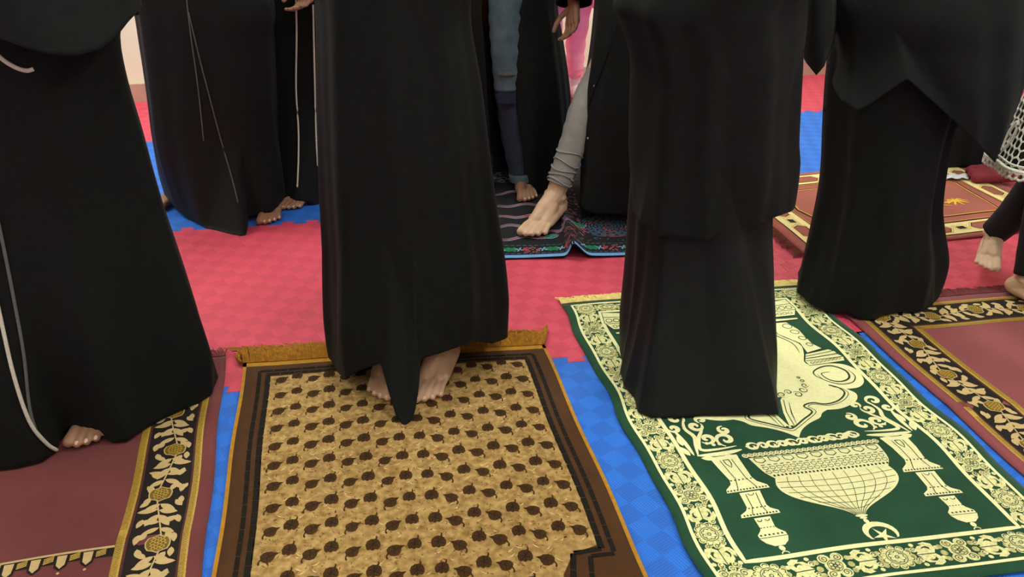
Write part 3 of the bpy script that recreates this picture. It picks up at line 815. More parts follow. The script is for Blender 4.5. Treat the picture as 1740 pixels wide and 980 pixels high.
def lozenge(cx, cy, hor):
    p = [(-.017, -.011), (.013, -.011), (.017, .011), (-.013, .011)]
    if not hor: p = [(y, x) for x, y in p]
    dk.poly([(cx + x, cy + y) for x, y in p]); ye.rib([(cx + x * 1.5, cy + y * 1.7) for x, y in p], .003, True)
for vv in (.0725, L - .0725):
    for k in range(5):
        c = .16 + .19 * k; hexa(c, vv, .055, .024, True)
        if k < 4: lozenge(c + .095, vv, True)
for uu in (.09, W - .09):
    for k in range(3):
        c = .17 + .175 * k; hexa(uu, c, .048, .022, False)
        if k < 2: lozenge(uu, c + .0875, False)
def frame(pat, m_, w): pat.rib([(m_[0], m_[1]), (W - m_[0], m_[1]), (W - m_[0], L - m_[1]), (m_[0], L - m_[1])], w, True)
frame(dk, (bi + .006, .121), .006); frame(ye, (bi + .006, .127), .003); frame(dk, (bo, .028), .004)
cut = [(.20, .17), (W - .22, .17), (W - .17, .24), (W - .20, L - .17), (.20, L - .17), (.165, L / 2)]
dk.rib(cut, .007, True); ye.rib([(W / 2 + (x - W / 2) * .985, L / 2 + (y - L / 2) * .975) for x, y in cut], .0045, True)
uc, vc = ru6.px(1622, 345)
for k in range(9):
    a = -PI * .95 + PI * 1.9 * k / 8
    ye.rib([(uc, vc), (uc + .024 * math.cos(a), vc + .020 * math.sin(a)), (uc + .046 * math.cos(a) , vc + .030 * math.sin(a) + .012)], .009, False, None, True, 4)
ye.rib([(uc, vc), (uc - .05, vc + .003)], .008)
for s_ in (-1, 1):
    ye.rib([(uc - .04, vc + s_ * .045), (uc - .09, vc + s_ * .010), (uc - .15, vc - s_ * .035)], .006, False, None, True, 4)
uc2 = uc - .19
for k in range(8):
    a = 2 * PI * k / 8
    ye.rib([(uc2, vc), (uc2 + .035 * math.cos(a), vc + .035 * math.sin(a))], .010, False, None, True)
cb.build('cream_border', M_CR6); hx.build('hexagon_figures', M_MAR6, 'stuff'); dk.build('dark_outlines', M_DK6, 'stuff'); ye.build('yellow_figures', M_GO6, 'stuff')
fringe(ru6, 'fringe', mat('rust_fringe', rgb(128, 66, 58), 0.9, 0.2, 60), lambda t: (ru6.map(0, t * L), -U6), 260, 0.045, 0.0016, 0.3, 12)

# ---- dark patterned rug with a ruck, back centre
M_DARK5 = mat('black_carpet', rgb(28, 26, 30), 0.95, 0.25, 120, 0.4, 600)
M_LB = mat('light_blue_binding', rgb(112, 160, 216), 0.85, 0.06, 60)
M_R5 = mat('rose_thread', rgb(150, 82, 92), 0.9, 0.45, 260)
M_G5 = mat('leaf_green_thread', rgb(28, 112, 78), 0.9, 0.3, 200)
M_B5 = mat('steel_blue_thread', rgb(70, 96, 126), 0.9, 0.35, 200)
M_RB5 = mat('red_thread', rgb(178, 54, 62), 0.9, 0.2, 200)
M_PB5 = mat('pale_blue_thread', rgb(134, 176, 204), 0.9, 0.2, 200)
U5 = Vector((0.997, 0.060, 0)).normalized(); V5 = Vector((0.045, -0.999, 0)).normalized()
O5 = Vector((-0.30, 2.372, 0)) - V5 * 0.86
UR = 0.515
def z5(u, v):
    s_ = (u - UR) / .024
    return .044 * math.exp(-s_ * s_) * (.35 + .65 * smoothstep(.3, .86, v)) + .0025 * (1 + math.sin(u * 18 + v * 6))
def w5(u, v):
    s_ = (u - UR) / .026
    return (-.016 * math.exp(-s_ * s_) - .012 * smoothstep(UR - .01, UR + .1, u), .003 * math.sin(u * 15))
ru5 = Rug((O5.x, O5.y), U5, V5, 0.80, 0.86, 0.005, z5, w5)
ru5.body('prayer_rug', M_DARK5, 'black and blue patterned prayer rug with a ruck in its front edge', 'prayer rugs', 200, 40)
W, L = ru5.W, ru5.L
b5, r5, g5, s5, q5, p5 = (Pat(ru5, h) for h in (.001, .0014, .0016, .0012, .0018, .0018))
b5.rib([(.01 * k, L - .009) for k in range(81)], .020)
rr = random.Random(21)
for k in range(40):                          # figured border along the front edge
    u = .012 + .0197 * k
    s5.rib([(u - .008, L - .028), (u + .006, L - .028)], .004); s5.rib([(u - .008, L - .09), (u + .006, L - .09)], .004)
    if k % 7 in (0, 1):
        for t in range(5): g5.poly(leaf_pts((u, L - .058), t * 1.25, .019, .014, 4))
    elif k % 7 in (2, 6):
        for t in range(4): p5.poly(leaf_pts((u, L - .058), .4 + t * 1.57, .017, .006, 3))
    else:
        for t in range(7): r5.disc((u + rr.uniform(-.008, .008), L - .058 + rr.uniform(-.02, .02)), .0045, 6)
        if k % 7 == 3: q5.disc((u, L - .058), .009, 7)
for x, y, s_ in ((845, 412, 0), (838, 392, 1), (838, 376, 2), (840, 357, 3), (836, 335, 4), (905, 330, 5), (930, 398, 6)):
    u0, v0_ = ru5.px(x, y)
    ph = s_ * 1.7
    ln_ = .21 if s_ < 5 else .13
    wv = [(u0 + ln_ * t / 12, v0_ - .03 * t / 12 + .010 * math.sin(t * .9 + ph)) for t in range(13)]
    r5.rib(wv, .017 if s_ % 2 == 0 else .012, False, None, True, 2)
    p5.rib([(a, b - .009) for a, b in wv], .0025, False, None, True, 2); p5.rib([(a, b + .009) for a, b in wv], .0025, False, None, True, 2)
    q5.disc((wv[7][0], wv[7][1]), .012, 8, .007); g5.poly(leaf_pts(wv[9], -.2, .05, .026, 5)); p5.rib(leaf_pts(wv[9], -.2, .052, .028, 5), .0025, True)
for k in range(330):                         # rose sprigs along the ruck and ground of the blue medallion
    u, v = rr.uniform(UR - .03, UR + .055), rr.uniform(.05, L - .10)
    (r5 if k % 3 else s5).disc((u, v), rr.uniform(.003, .006), 5)
mc = ru5.px(1040, 388)
for k in range(9):
    rd = .012 + .012 * k
    for j in range(10):
        a0 = j * .628 + k * .3
        (s5 if (j + k) % 4 else r5).rib([(mc[0] + min(rd, W - .01 - mc[0] + .0 * rd if math.cos(a0 + .45 * t_ / 5) > .3 else rd) * math.cos(a0 + .5 * t_ / 5), mc[1] + rd * .8 * math.sin(a0 + .5 * t_ / 5)) for t_ in range(6)], .0065)
for k in range(170):
    u, v = rr.uniform(UR + .06, W - .01), rr.uniform(.05, L - .11)
    (s5, r5, s5)[k % 3].disc((u, v), rr.uniform(.002, .005), 5)
for k in range(140):
    u, v = rr.uniform(.02, UR - .05), rr.uniform(.03, .18)
    (s5, p5, r5)[k % 3].arc((u, v), rr.uniform(.008, .02), rr.uniform(0, 6), rr.uniform(6, 9), .005, 5)
b5.build('light_blue_binding', M_LB); s5.build('steel_blue_figures', M_B5, 'stuff'); r5.build('rose_figures', M_R5, 'stuff')
g5.build('green_figures', M_G5, 'stuff'); q5.build('red_figures', M_RB5, 'stuff'); p5.build('pale_blue_outlines', M_PB5, 'stuff')

# ------------------------------------------------------------------ bodies
def cap(V, F, p0, p1, r0, r1, seg=12):
    """closed tapered limb with round ends"""
    p0, p1 = Vector(p0), Vector(p1); t = (p1 - p0)
    l = t.length; t = t / l if l > 1e-6 else Vector((0, 0, 1))
    up = Vector((0, 0, 1)) if abs(t.z) < 0.9 else Vector((0, 1, 0))
    x = t.cross(up).normalized(); y = t.cross(x)
    rings = []
    for k in range(1, 4): a = PI / 2 * k / 4; rings.append((p0 - t * (r0 * math.cos(a)), r0 * math.sin(a)))
    rings.append((p0, r0)); rings.append((p1, r1))
    for k in range(3, 0, -1): a = PI / 2 * k / 4; rings.append((p1 + t * (r1 * math.cos(a)), r1 * math.sin(a)))
    b = len(V); V.append(p0 - t * r0)
    for c, r in rings:
        for k in range(seg):
            a = 2 * PI * k / seg; V.append(c + x * (r * math.cos(a)) + y * (r * math.sin(a)))
    V.append(p1 + t * r1); e = len(V) - 1
    for k in range(seg): F.append((b, b + 1 + k, b + 1 + (k + 1) % seg))
    for i in range(len(rings) - 1):
        for k in range(seg):
            a = b + 1 + i * seg + k; c = b + 1 + i * seg + (k + 1) % seg
            F.append((a, a + seg, c + seg, c))
    o = b + 1 + (len(rings) - 1) * seg
    for k in range(seg): F.append((e, o + (k + 1) % seg, o + k))
def ell(V, F, c, r, rot=None, nu=16, nv=10):
    c = Vector(c); b = len(V); R_ = rot or Matrix.Identity(3)
    V.append(c + R_ @ Vector((0, 0, r[2])))
    for j in range(1, nv):
        for i in range(nu):
            th = PI * j / nv; ph = 2 * PI * i / nu
            V.append(c + R_ @ Vector((r[0] * math.sin(th) * math.cos(ph), r[1] * math.sin(th) * math.sin(ph), r[2] * math.cos(th))))
    V.append(c + R_ @ Vector((0, 0, -r[2]))); e = len(V) - 1
    for i in range(nu): F.append((b, b + 1 + i, b + 1 + (i + 1) % nu))
    for j in range(nv - 2):
        for i in range(nu):
            a = b + 1 + j * nu + i; d = b + 1 + j * nu + (i + 1) % nu
            F.append((a, a + nu, d + nu, d))
    o = b + 1 + (nv - 2) * nu
    for i in range(nu): F.append((e, o + (i + 1) % nu, o + i))
def remesh(V, F, voxel, smooth=2, fac=0.5):
    me = bpy.data.meshes.new('tmp'); me.from_pydata([tuple(v) for v in V], [], F); me.update()
    o = bpy.data.objects.new('tmp', me); COL.objects.link(o)
    m = o.modifiers.new('r', 'REMESH'); m.mode = 'VOXEL'; m.voxel_size = voxel
    if smooth:
        s = o.modifiers.new('s', 'SMOOTH'); s.iterations = smooth; s.factor = fac
    dg = bpy.context.evaluated_depsgraph_get()
    ev = o.evaluated_get(dg); r = ev.to_mesh()
    vs = [v.co.copy() for v in r.vertices]; fs = [tuple(p.vertices) for p in r.polygons]
    ev.to_mesh_clear(); bpy.data.objects.remove(o); bpy.data.meshes.remove(me)
    return vs, fs
TOES = [((.022, .108, .022), (.029, .178, .0130), .0150, .0130), ((.005, .108, .021), (.0095, .182, .0100), .0110, .0090), ((-.0085, .105, .020), (-.0075, .174, .0095), .0104, .0084),
        ((-.021, .098, .018), (-.0235, .162, .0092), .0100, .0080), ((-.031, .088, .016), (-.0385, .144, .0088), .0100, .0078)]
def foot(shin=(0, 0.05, 0.3), side=1, voxel=0.0032, wide=1.0, r_top=0.040):
    """ankle above the origin, toes along +y, big toe at +x for side=1; returns verts, faces, nails(verts, faces)"""
    V, F = [], []
    sh = Vector(shin)
    cap(V, F, (0, -.034, .034), (.002, -.005, .060), .031, .031)
    cap(V, F, (.001, -.008, .072), Vector((.001, -.008, .072)) + sh, .031, r_top)
    cap(V, F, (.002, .000, .068), (.008, .060, .046), .031, .028)
    cap(V, F, (.008, .060, .044), (.015, .104, .028), .028, .020)
    cap(V, F, (-.004, .035, .048), (-.015, .094, .024), .027, .017)
    cap(V, F, (-.008, -.025, .026), (-.026, .084, .019), .026, .016)
    cap(V, F, (.008, -.02, .028), (.020, .100, .024), .024, .021)
    ell(V, F, (.028, -.006, .074), (.010, .012, .013)); ell(V, F, (-.027, -.012, .066), (.010, .012, .013))
    for a, b, r0, r1 in TOES:
        mid = (Vector(a) * .45 + Vector(b) * .55) + Vector((0, 0, .006))
        cap(V, F, a, mid, r0 * .95, (r0 + r1) / 2 * .84); cap(V, F, mid, b, (r0 + r1) / 2 * .84, r1)
    vs, fs = remesh(V, F, voxel, 2, .5)
    NV, NF = [], []
    for a, b, r0, r1 in TOES:
        b = Vector(b); d = (b - Vector(a)).normalized()
        rot = Matrix.Rotation(-math.atan2(d.x, d.y), 3, 'Z') @ Matrix.Rotation(-.55, 3, 'X')
        ell(NV, NF, b + Vector((0, .002, r1 * .55)), (r1 * .60, r1 * .75, r1 * .34), rot, 10, 6)
    def fix(p): return Vector((p.x * side * wide, p.y, max(p.z, .0005)))
    vs = [fix(p) for p in vs]; NV = [fix(p) for p in NV]
    if side < 0: fs = [f[::-1] for f in fs]; NF = [f[::-1] for f in NF]
    return vs, fs, NV, NF
def hand_mesh(side=1, curl=.5, voxel=.0028):
    """wrist at the origin, fingers along -z, palm towards +y (back of the hand to the viewer at -y), thumb at +x for side=1"""
    V, F = [], []
    cap(V, F, (0, 0, .10), (0, 0, 0), .026, .022)
    for x, r in ((-.026, .013), (-.009, .0145), (.009, .0145), (.026, .0135)):
        cap(V, F, (x * .55, 0, -.005), (x, .002, -.072), r * 1.15, r)
    for x, L_, r, sp in ((-.029, .058, .0072, -.10), (-.010, .073, .0082, -.03), (.010, .078, .0084, .03), (.029, .072, .0082, .09)):
        p = Vector((x, .002, -.074)); a = curl * .5
        for k in range(3):
            l = L_ * (.45, .31, .24)[k]
            q = p + Vector((sp * l, math.sin(a) * l, -math.cos(a) * l)); cap(V, F, p, q, r * (1 - .08 * k), r * (.93 - .08 * k), 10); p = q; a += curl * .75
    p = Vector((.024, .008, -.018))
    for d, l, r in (((.72, .35, -.6), .042, .0125), ((.35, .38, -.85), .032, .0105), ((.10, .30, -.95), .026, .0092)):
        q = p + Vector(d).normalized() * l; cap(V, F, p, q, r, r * .9, 10); p = q
    vs, fs = remesh(V, F, voxel, 2, .5)
    vs = [Vector((p.x * side, p.y, p.z)) for p in vs]
    if side < 0: fs = [f[::-1] for f in fs]
    return vs, fs
def head_mesh():
    """chin at z=0 top at .225, face towards -y"""
    V, F = [], []
    ell(V, F, (0, .012, .135), (.072, .090, .092), None, 24, 16); ell(V, F, (0, -.020, .072), (.060, .068, .074), None, 20, 14); ell(V, F, (0, -.030, .10), (.060, .058, .060), None, 20, 14)
    cap(V, F, (0, .02, .06), (0, .03, -.09), .047, .052)
    ell(V, F, (0, -.062, .014), (.020, .016, .014)); cap(V, F, (0, -.082, .118), (0, -.100, .083), .007, .0115)
    ell(V, F, (.009, -.094, .080), (.0075, .008, .006)); ell(V, F, (-.009, -.094, .080), (.0075, .008, .006))
    for s in (-1, 1):
        ell(V, F, (s * .070, .015, .105), (.009, .018, .030)); ell(V, F, (s * .030, -.074, .127), (.022, .011, .008)); ell(V, F, (s * .034, -.060, .084), (.026, .024, .026))
    vs, fs = remesh(V, F, .0055, 3, .5)
    EV, EF, LV, LF = [], [], [], []
    for s in (-1, 1): ell(EV, EF, (s * .030, -.0845, .113), (.0125, .007, .0058), None, 12, 8)
    ell(LV, LF, (0, -.0890, .049), (.021, .006, .0045), None, 12, 8); ell(LV, LF, (0, -.0865, .041), (.017, .007, .0055), None, 12, 8)
    return vs, fs, EV, EF, LV, LF
HEAD = head_mesh()
HANDS = {1: hand_mesh(1), -1: hand_mesh(-1)}
FOOT_LOW = {s: foot((0, .02, .28), s, .007, 1.0, .036) for s in (1, -1)}

def person(label, skinm, feet, hip, height, wrists, face=0.0, neck=None, group=None, hand_rot=(0, 0)):
    """one continuous body. feet: list of (x, y, z, yaw, side, shin or None, scale) with side=1 for the foot at the viewer's right;
    hip: (x, y); wrists: two points (viewer's left, viewer's right)"""
    k = height / 1.6
    B = {'V': [], 'F': [], 'M': []}
    def add(V, F, M, m=0):
        b = len(B['V']); B['V'] += [M @ Vector(v) for v in V]; B['F'] += [tuple(b + i for i in f) for f in F]; B['M'] += [m] * len(F)
    V, F = [], []
    hx, hy = hip
    pel = Vector((hx, hy, .86 * k)); ch = Vector((hx, hy + .01, 1.18 * k)); sh = Vector((hx, hy + .015, 1.255 * k))
    ell(V, F, pel, (.135 * k, .095 * k, .12 * k)); ell(V, F, ch, (.135 * k, .095 * k, .19 * k)); cap(V, F, pel, ch, .098 * k, .10 * k)
    cap(V, F, sh + Vector((-.13 * k, 0, 0)), sh + Vector((.13 * k, 0, 0)), .045 * k, .045 * k); cap(V, F, sh, sh + Vector((0, 0, .16 * k)), .055 * k, .048 * k)
    for i, (fx, fy, fz, yaw, side, shin, sc) in enumerate(feet):
        Mx = Matrix.Translation((fx, fy, fz)) @ Matrix.Rotation(PI + yaw, 4, 'Z') @ Matrix.Diagonal((sc, sc, sc, 1))
        side = -side
        if shin is None: vs, fs, nv, nf = FOOT_LOW[side]; sv = Vector((0, .02, .28))
        else:
            if shin == 'auto':
                w = (Vector((hx + .05 * k * (1 if i else -1), hy + .02, .80 * k)) - Vector((fx, fy, .08))).normalized() * .27
            else: w = Vector(shin)
            loc = Matrix.Rotation(-(PI + yaw), 3, 'Z') @ w; loc.x *= side
            vs, fs, nv, nf = foot(loc, side); sv = Vector((loc.x * side, loc.y, loc.z))
        add(vs, fs, Mx); add(nv, nf, Mx, 1)
        top = Mx @ (Vector((.001, -.008, .072)) + sv)
        hj = pel + Vector((.055 * k * (1 if i else -1), .02, -.02 * k))
        kn = top + (hj - top) * .32
        cap(V, F, top + (Mx.to_3x3() @ sv) * -.1, kn, .039 * sc, .044 * k); cap(V, F, kn, hj, .045 * k, .066 * k)
    for s, wr in zip((-1, 1), wrists):
        shp = sh + Vector((s * .150 * k, 0, -.01 * k)); wr = Vector(wr)
        d = wr - shp; el = shp + d * .52 + Vector((s * .05 * k, .05 * k, -max(0.0, .26 * k - d.length * .5)))
        cap(V, F, shp, el, .043 * k, .036 * k); cap(V, F, el, wr, .038 * k, .026 * k)
        dr = (wr - el).normalized()
        hang = dr.z < -.6
        rot = Vector((0, 0, -1)).rotation_difference(dr).to_matrix().to_4x4()
        hv, hf = HANDS[s if not hang else s]
        add(hv, hf, Matrix.Translation(wr) @ rot @ Matrix.Rotation(hand_rot[0 if s < 0 else 1], 4, 'Z') @ Matrix.Diagonal((.92 * k, .92 * k, .92 * k, 1)))
    vs, fs = remesh(V, F, .016, 4, .5); add(vs, fs, Matrix.Identity(4))
    hd = Matrix.Translation((hx, hy - .01, height - .228 * max(.85, k))) @ Matrix.Rotation(face, 4, 'Z') @ Matrix.Diagonal((max(.85, k),) * 3 + (1,))
    add(HEAD[0], HEAD[1], hd); add(HEAD[2], HEAD[3], hd, 2); add(HEAD[4], HEAD[5], hd, 3)
    o = mesh('person', B['V'], B['F'], [skinm, M_NAIL, M_EYE, M_LIP], None, True, B['M'])
    tag(o, label, 'person', group)
    return o

# ------------------------------------------------------------------ clothes
def lerp_rows(rows, z):
    """rows sorted by z upwards: (z, cx, cy, rx, ry)"""
    if z <= rows[0][0]: return rows[0][1:]
    for a, b in zip(rows, rows[1:]):
        if z <= b[0]:
            t = (z - a[0]) / (b[0] - a[0])
            return tuple(p + (q - p) * t for p, q in zip(a[1:], b[1:]))
    return rows[-1][1:]
def smooth_rows(rows):
    return catmull(rows, 6)
class Gown:
    """hanging robe: rings from the hem upwards; hem is a closed list of (x, y, z) seen from above"""
    def __init__(s, rows, hem, blend=.35, folds=((9, .3, .012), (14, 1.1, .010), (5, 2.0, .008)), nseg=220, nrow=70, gap=None, seed=1, top_fold=.25, pw=1.3, zmin=.004, sq=1.0):
        s.rows = smooth_rows(sorted(rows)); s.z1 = s.rows[-1][0]
        c = lerp_rows(s.rows, s.rows[0][0]); cx, cy = c[0], c[1]
        hp = sorted(((math.atan2((y - cy) / max(.01, c[3]), (x - cx) / max(.01, c[2])), x, y, z) for x, y, z in hem))
        hp = [(a - 2 * PI, x, y, z) for a, x, y, z in hp[-2:]] + hp + [(a + 2 * PI, x, y, z) for a, x, y, z in hp[:2]]
        rnd = random.Random(seed)
        jit = [(rnd.uniform(-.5, .5), rnd.uniform(-.9, .9)) for _ in folds]
        V, F = [], []
        N_ = nseg
        def hemat(th):
            while th > PI: th -= 2 * PI
            while th < -PI: th += 2 * PI
            for i in range(1, len(hp) - 2):
                if hp[i][0] <= th <= hp[i + 1][0]:
                    t = (th - hp[i][0]) / max(1e-9, hp[i + 1][0] - hp[i][0])
                    return tuple(.5 * (2 * b + (c_ - a) * t + (2 * a - 5 * b + 4 * c_ - d) * t * t + (3 * b - a - 3 * c_ + d) * t ** 3) * 1.0 if False else b + (c_ - b) * (t * t * (3 - 2 * t) * .5 + t * .5)
                                 for a, b, c_, d in zip(hp[i - 1][1:], hp[i][1:], hp[i + 1][1:], hp[i + 2][1:]))
            return hp[1][1:]
        for j in range(nrow + 1):
            t = (j / nrow) ** 1.15
            for i in range(N_ + 1 if gap else N_):
                th = -PI / 2 + 2 * PI * i / N_
                hx, hy, hz = hemat(th)
                z = hz + (s.z1 - hz) * t
                cx, cy, rx, ry = lerp_rows(s.rows, z)
                if gap:
                    g0, g1 = gap(z)      # angular half widths each side of the front
                    lo, hi = -PI / 2 + g1, 1.5 * PI - g0
                    th = lo + (hi - lo) * i / N_
                    hx, hy, hz = hemat(th); z = hz + (s.z1 - hz) * t; cx, cy, rx, ry = lerp_rows(s.rows, z)
                ct, st = math.cos(th), math.sin(th)
                ex, ey = cx + rx * math.copysign(abs(ct) ** sq, ct), cy + ry * math.copysign(abs(st) ** sq, st)
                w = max(0.0, 1 - (z - hz) / blend) ** pw
                x, y = ex + (hx - ex) * w, ey + (hy - ey) * w
                am = (top_fold + (1 - top_fold) * max(0, 1 - (z - hz) / .9)); fo = 0
                for (k_, ph, a_), (j1, j2) in zip(folds, jit):
                    c_ = math.cos(k_ * th + ph + j1 * math.sin(2 * th + j2) * 2 + .5 * math.sin(z * 2.2 + ph))
                    fo += a_ * (c_ + .35 * math.cos(2 * (k_ * th + ph) + 1)) * (.65 + .35 * math.sin(th * 3 + ph * 5))
                fo *= am * min(1, .35 + (z - hz) * 6) if j else am * .35
                dx, dy = math.cos(th) * max(.3, ry / max(rx, .01)), math.sin(th)
                l = math.hypot(dx, dy)
                V.append(Vector((x + dx / l * fo, y + dy / l * fo, max(z, zmin))))
        wd = N_ + 1 if gap else N_
        for j in range(nrow):
            for i in range(N_):
                a = j * wd + i; b = j * wd + ((i + 1) if gap else (i + 1) % N_)
                F.append((a, b, b + wd, a + wd))
        s.V, s.F = V, F
    def build(s, name, m, parent, thick=.002):
        o = mesh(name, s.V, s.F, [m], parent, True)
        if thick:
            md = o.modifiers.new('cloth', 'SOLIDIFY'); md.thickness = thick; md.offset = -1
        s.tree = BVHTree.FromPolygons(s.V, s.F); s.o = o
        return o
    def cord(s, name, pxs, r, m, parent=None, n=6, flat=1.0, lift=None):
        pts = []
        for x, y in catmull(pxs, n):
            d = ray(x, y).normalized()
            h = s.tree.ray_cast(CAMV, d)
            if h[0] is not None: pts.append(h[0] - d * (lift if lift else r * .7))
        if len(pts) < 2: return None
        V, F = tube_vf(pts, r, 6)
        return mesh(name, V, F, [m], parent or s.o, True)
def rows_px(Yc, data, ry, k=1.0):
    """silhouette rows (py, xl, xr[, ry]) at distance Yc"""
    out = []
    for d in data:
        py, xl, xr = d[:3]; r_ = d[3] if len(d) > 3 else ry
        a, b = P(xl, py, Yc), P(xr, py, Yc)
        out.append((a.z, (a.x + b.x) / 2, Yc, (b.x - a.x) / 2, r_))
    return out
def upper(hip, k, z0, rx=.20, ry=.145):
    """rows of the robe above the picture, up to the neck"""
    x, y = hip
    return [(z, x, y, a, b) for z, a, b in ((1.02 * k, rx * .98 * k, ry * k), (1.16 * k, rx * 1.02 * k, ry * 1.05 * k), (1.29 * k, rx * 1.02 * k, ry * .85 * k), (1.345 * k, .13 * k, .095 * k), (1.38 * k, .078 * k, .075 * k)) if z > z0 + .05]
def scarf(parent, hip, height, m, face=0.0, drop=.30, spread=1.0):
    """headscarf with a face opening, falling over the shoulders"""
    k = max(.85, height / 1.6); x, y = hip[0], hip[1] - .01; zc = height - .228 * k
    prof = [(.242, .012, .012), (.236, .048, .052), (.215, .072, .086), (.18, .086, .108), (.135, .090, .112), (.09, .086, .104), (.045, .080, .096), (.0, .082, .094), (-.04, .098, .10), (-.07, .150, .112), (-.10, .205, .124), (-.16, .225, .142), (-.22, .232, .156), (-.07 - drop, .24 * spread, .168 * spread)]
    pr = catmull(prof, 5); N_ = 96; V, F = [], []
    for j, (z, rx, ry) in enumerate(pr):
        for i in range(N_):
            th = -PI / 2 + 2 * PI * i / N_
            fo = .006 * math.cos(9 * th + z * 12) * smoothstep(.02, -.2, z)
            V.append(Vector((x + (rx + fo) * k * math.cos(th + face), y + (.012 * k if z > 0 else .02 * k) + (ry + fo) * k * math.sin(th + face), zc + z * k)))
    for j in range(len(pr) - 1):
        zz = (pr[j][0] + pr[j + 1][0]) / 2
        for i in range(N_):
            d = min(i + .5, N_ - i - .5) / N_ * 2 * PI
            if .0 < zz < .19 and d < .78 * math.sqrt(max(0, 1 - ((zz - .095) / .097) ** 2)): continue
            a = j * N_ + i; b = j * N_ + (i + 1) % N_
            F.append((a, a + N_, b + N_, b))
    o = mesh('headscarf', V, F, [m], parent, True)
    md = o.modifiers.new('cloth', 'SOLIDIFY'); md.thickness = .002; md.offset = 1
    return o
def sleeve(parent, hip, k, s, wr, m, r0=.07, r1=.075, ext=0.0, name='sleeve'):
    sh = Vector((hip[0] + s * .145 * k, hip[1] + .015, 1.255 * k)); wr = Vector(wr); d = wr - sh
    el = sh + d * .52 + Vector((s * .05 * k, .05 * k, -max(0.0, .26 * k - d.length * .5)))
    pts = [Vector(p) for p in catmull([tuple(sh), tuple(sh + (el - sh) * .5), tuple(el), tuple(el + (wr - el) * .55), tuple(wr + (wr - el).normalized() * ext)], 4)]
    n = len(pts); rad = [(r0 + (r1 - r0) * i / (n - 1)) * k * (1 + .05 * math.sin(i * 1.7)) for i in range(n)]
    V, F = tube_vf(pts, rad, 20); F = F[:-1]
    o = mesh(name, V, F, [m], parent, True)
    md = o.modifiers.new('cloth', 'SOLIDIFY'); md.thickness = .003; md.offset = -1
    return o
def folded(hip, k): return ((hip[0] + .05 * k, hip[1] - .17 * k, 1.10 * k), (hip[0] - .05 * k, hip[1] - .18 * k, 1.07 * k))
def ring(cx, cy, rx, ry, z=.02, n=12): return [(cx + rx * math.cos(2 * PI * i / n + .13), cy + ry * math.sin(2 * PI * i / n + .13), z) for i in range(n)]
def gpts(pts, z=.006): return [tuple(G(x, y, z)) for x, y in pts]
def dress(root, hip, height, wrists, m, drop=.3, spread=1.0, sl=(.07, .075)):
    k = height / 1.6
    scarf(root, hip, height, m, drop=drop, spread=spread)
    for s, w in zip((-1, 1), wrists): sleeve(root, hip, k, s, w, m, sl[0], sl[1])

# ---- woman in the middle of the front row, on the brown rug
hip = (-.225, 1.82); ht = 1.60; wr = folded(hip, 1)
fL = G(653, 683)
w4 = person('barefoot woman in plain black robe standing on the brown rug', SK_MID,
            [(fL.x - .004, fL.y + .165, .0115, .03, 1, 'auto', .97), (-.170, 1.768, .0115, -.26, -1, 'auto', .97)], hip, ht, wr, group='women standing in rows')
rows = rows_px(1.80, [(600, 556, 860, .19), (520, 555, 856, .19), (420, 551, 848, .18), (300, 545, 832, .17), (150, 541, 815, .16), (0, 538, 797, .15)], .17)
hem = [tuple(P(x, y, Y)) for x, y, Y in ((861, 572, 1.80), (838, 584, 1.72), (800, 578, 1.66), (772, 592, 1.63), (738, 604, 1.60), (715, 612, 1.585), (712, 660, 1.545), (704, 705, 1.525), (688, 731, 1.515), (672, 705, 1.525), (658, 660, 1.545), (646, 618, 1.585), (612, 628, 1.61), (590, 640, 1.62), (570, 632, 1.68), (558, 605, 1.78))]
hem += [(-.40, 1.96, .06), (-.23, 2.0, .06), (-.06, 1.96, .06)]
g4 = Gown(rows + upper(hip, 1, rows[-1][0]), hem, .30, ((6, .2, .013), (9, 1.0, .009), (4, 2.2, .008)), nseg=320, nrow=90, seed=4, zmin=.0125)
g4.build('abaya', M_BLACK, w4); dress(w4, hip, ht, wr, M_BLACK)

# ---- woman on the green rug: skirt and long cape
hip = (.460, 1.80); ht = 1.58; wr = folded(hip, 1)
w7 = person('woman in black cape and trailing black skirt standing on the green rug', SK_MID, [(.39, 1.76, .0125, -.1, 1, None, .95), (.52, 1.76, .0125, .1, -1, None, .95)], hip, ht, wr, group='women standing in rows')
rows = rows_px(1.79, [(610, 1056, 1306, .17), (540, 1063, 1303, .16), (460, 1069, 1303, .155), (360, 1074, 1306, .15), (240, 1084, 1322, .145)], .15) + [(.80, hip[0], 1.80, .155, .125), (.95, hip[0], 1.80, .14, .115)]
hem = gpts(((1052, 632), (1058, 655), (1080, 676), (1086, 698), (1108, 709), (1150, 711), (1200, 708), (1250, 704), (1290, 703), (1325, 705), (1326, 690), (1318, 664), (1308, 630)), .013) + [(.63, 1.90, .013), (.47, 1.97, .013), (.30, 1.92, .013)]
g7 = Gown(rows, hem, .42, ((6, 1.0, .011), (9, .3, .008), (4, 2.0, .008)), nseg=240, seed=7, pw=1.6, zmin=.013)
g7.build('skirt', M_BLACK2, w7); dress(w7, hip, ht, wr, M_BLACK2)
rows = rows_px(1.79, [(360, 1073, 1326, .165), (290, 1074, 1333, .165), (200, 1075, 1338, .16), (100, 1076, 1344, .16), (40, 1058, 1346, .16), (0, 1048, 1348, .16)], .16)
hem = [tuple(P(x, y, Y)) for x, y, Y in ((1346, 346, 1.78), (1342, 360, 1.72), (1322, 368, 1.68), (1290, 380, 1.66), (1200, 408, 1.625), (1120, 400, 1.64), (1085, 376, 1.70), (1074, 358, 1.79))] + [(.33, 1.92, .43), (.46, 1.97, .43), (.61, 1.92, .43)]
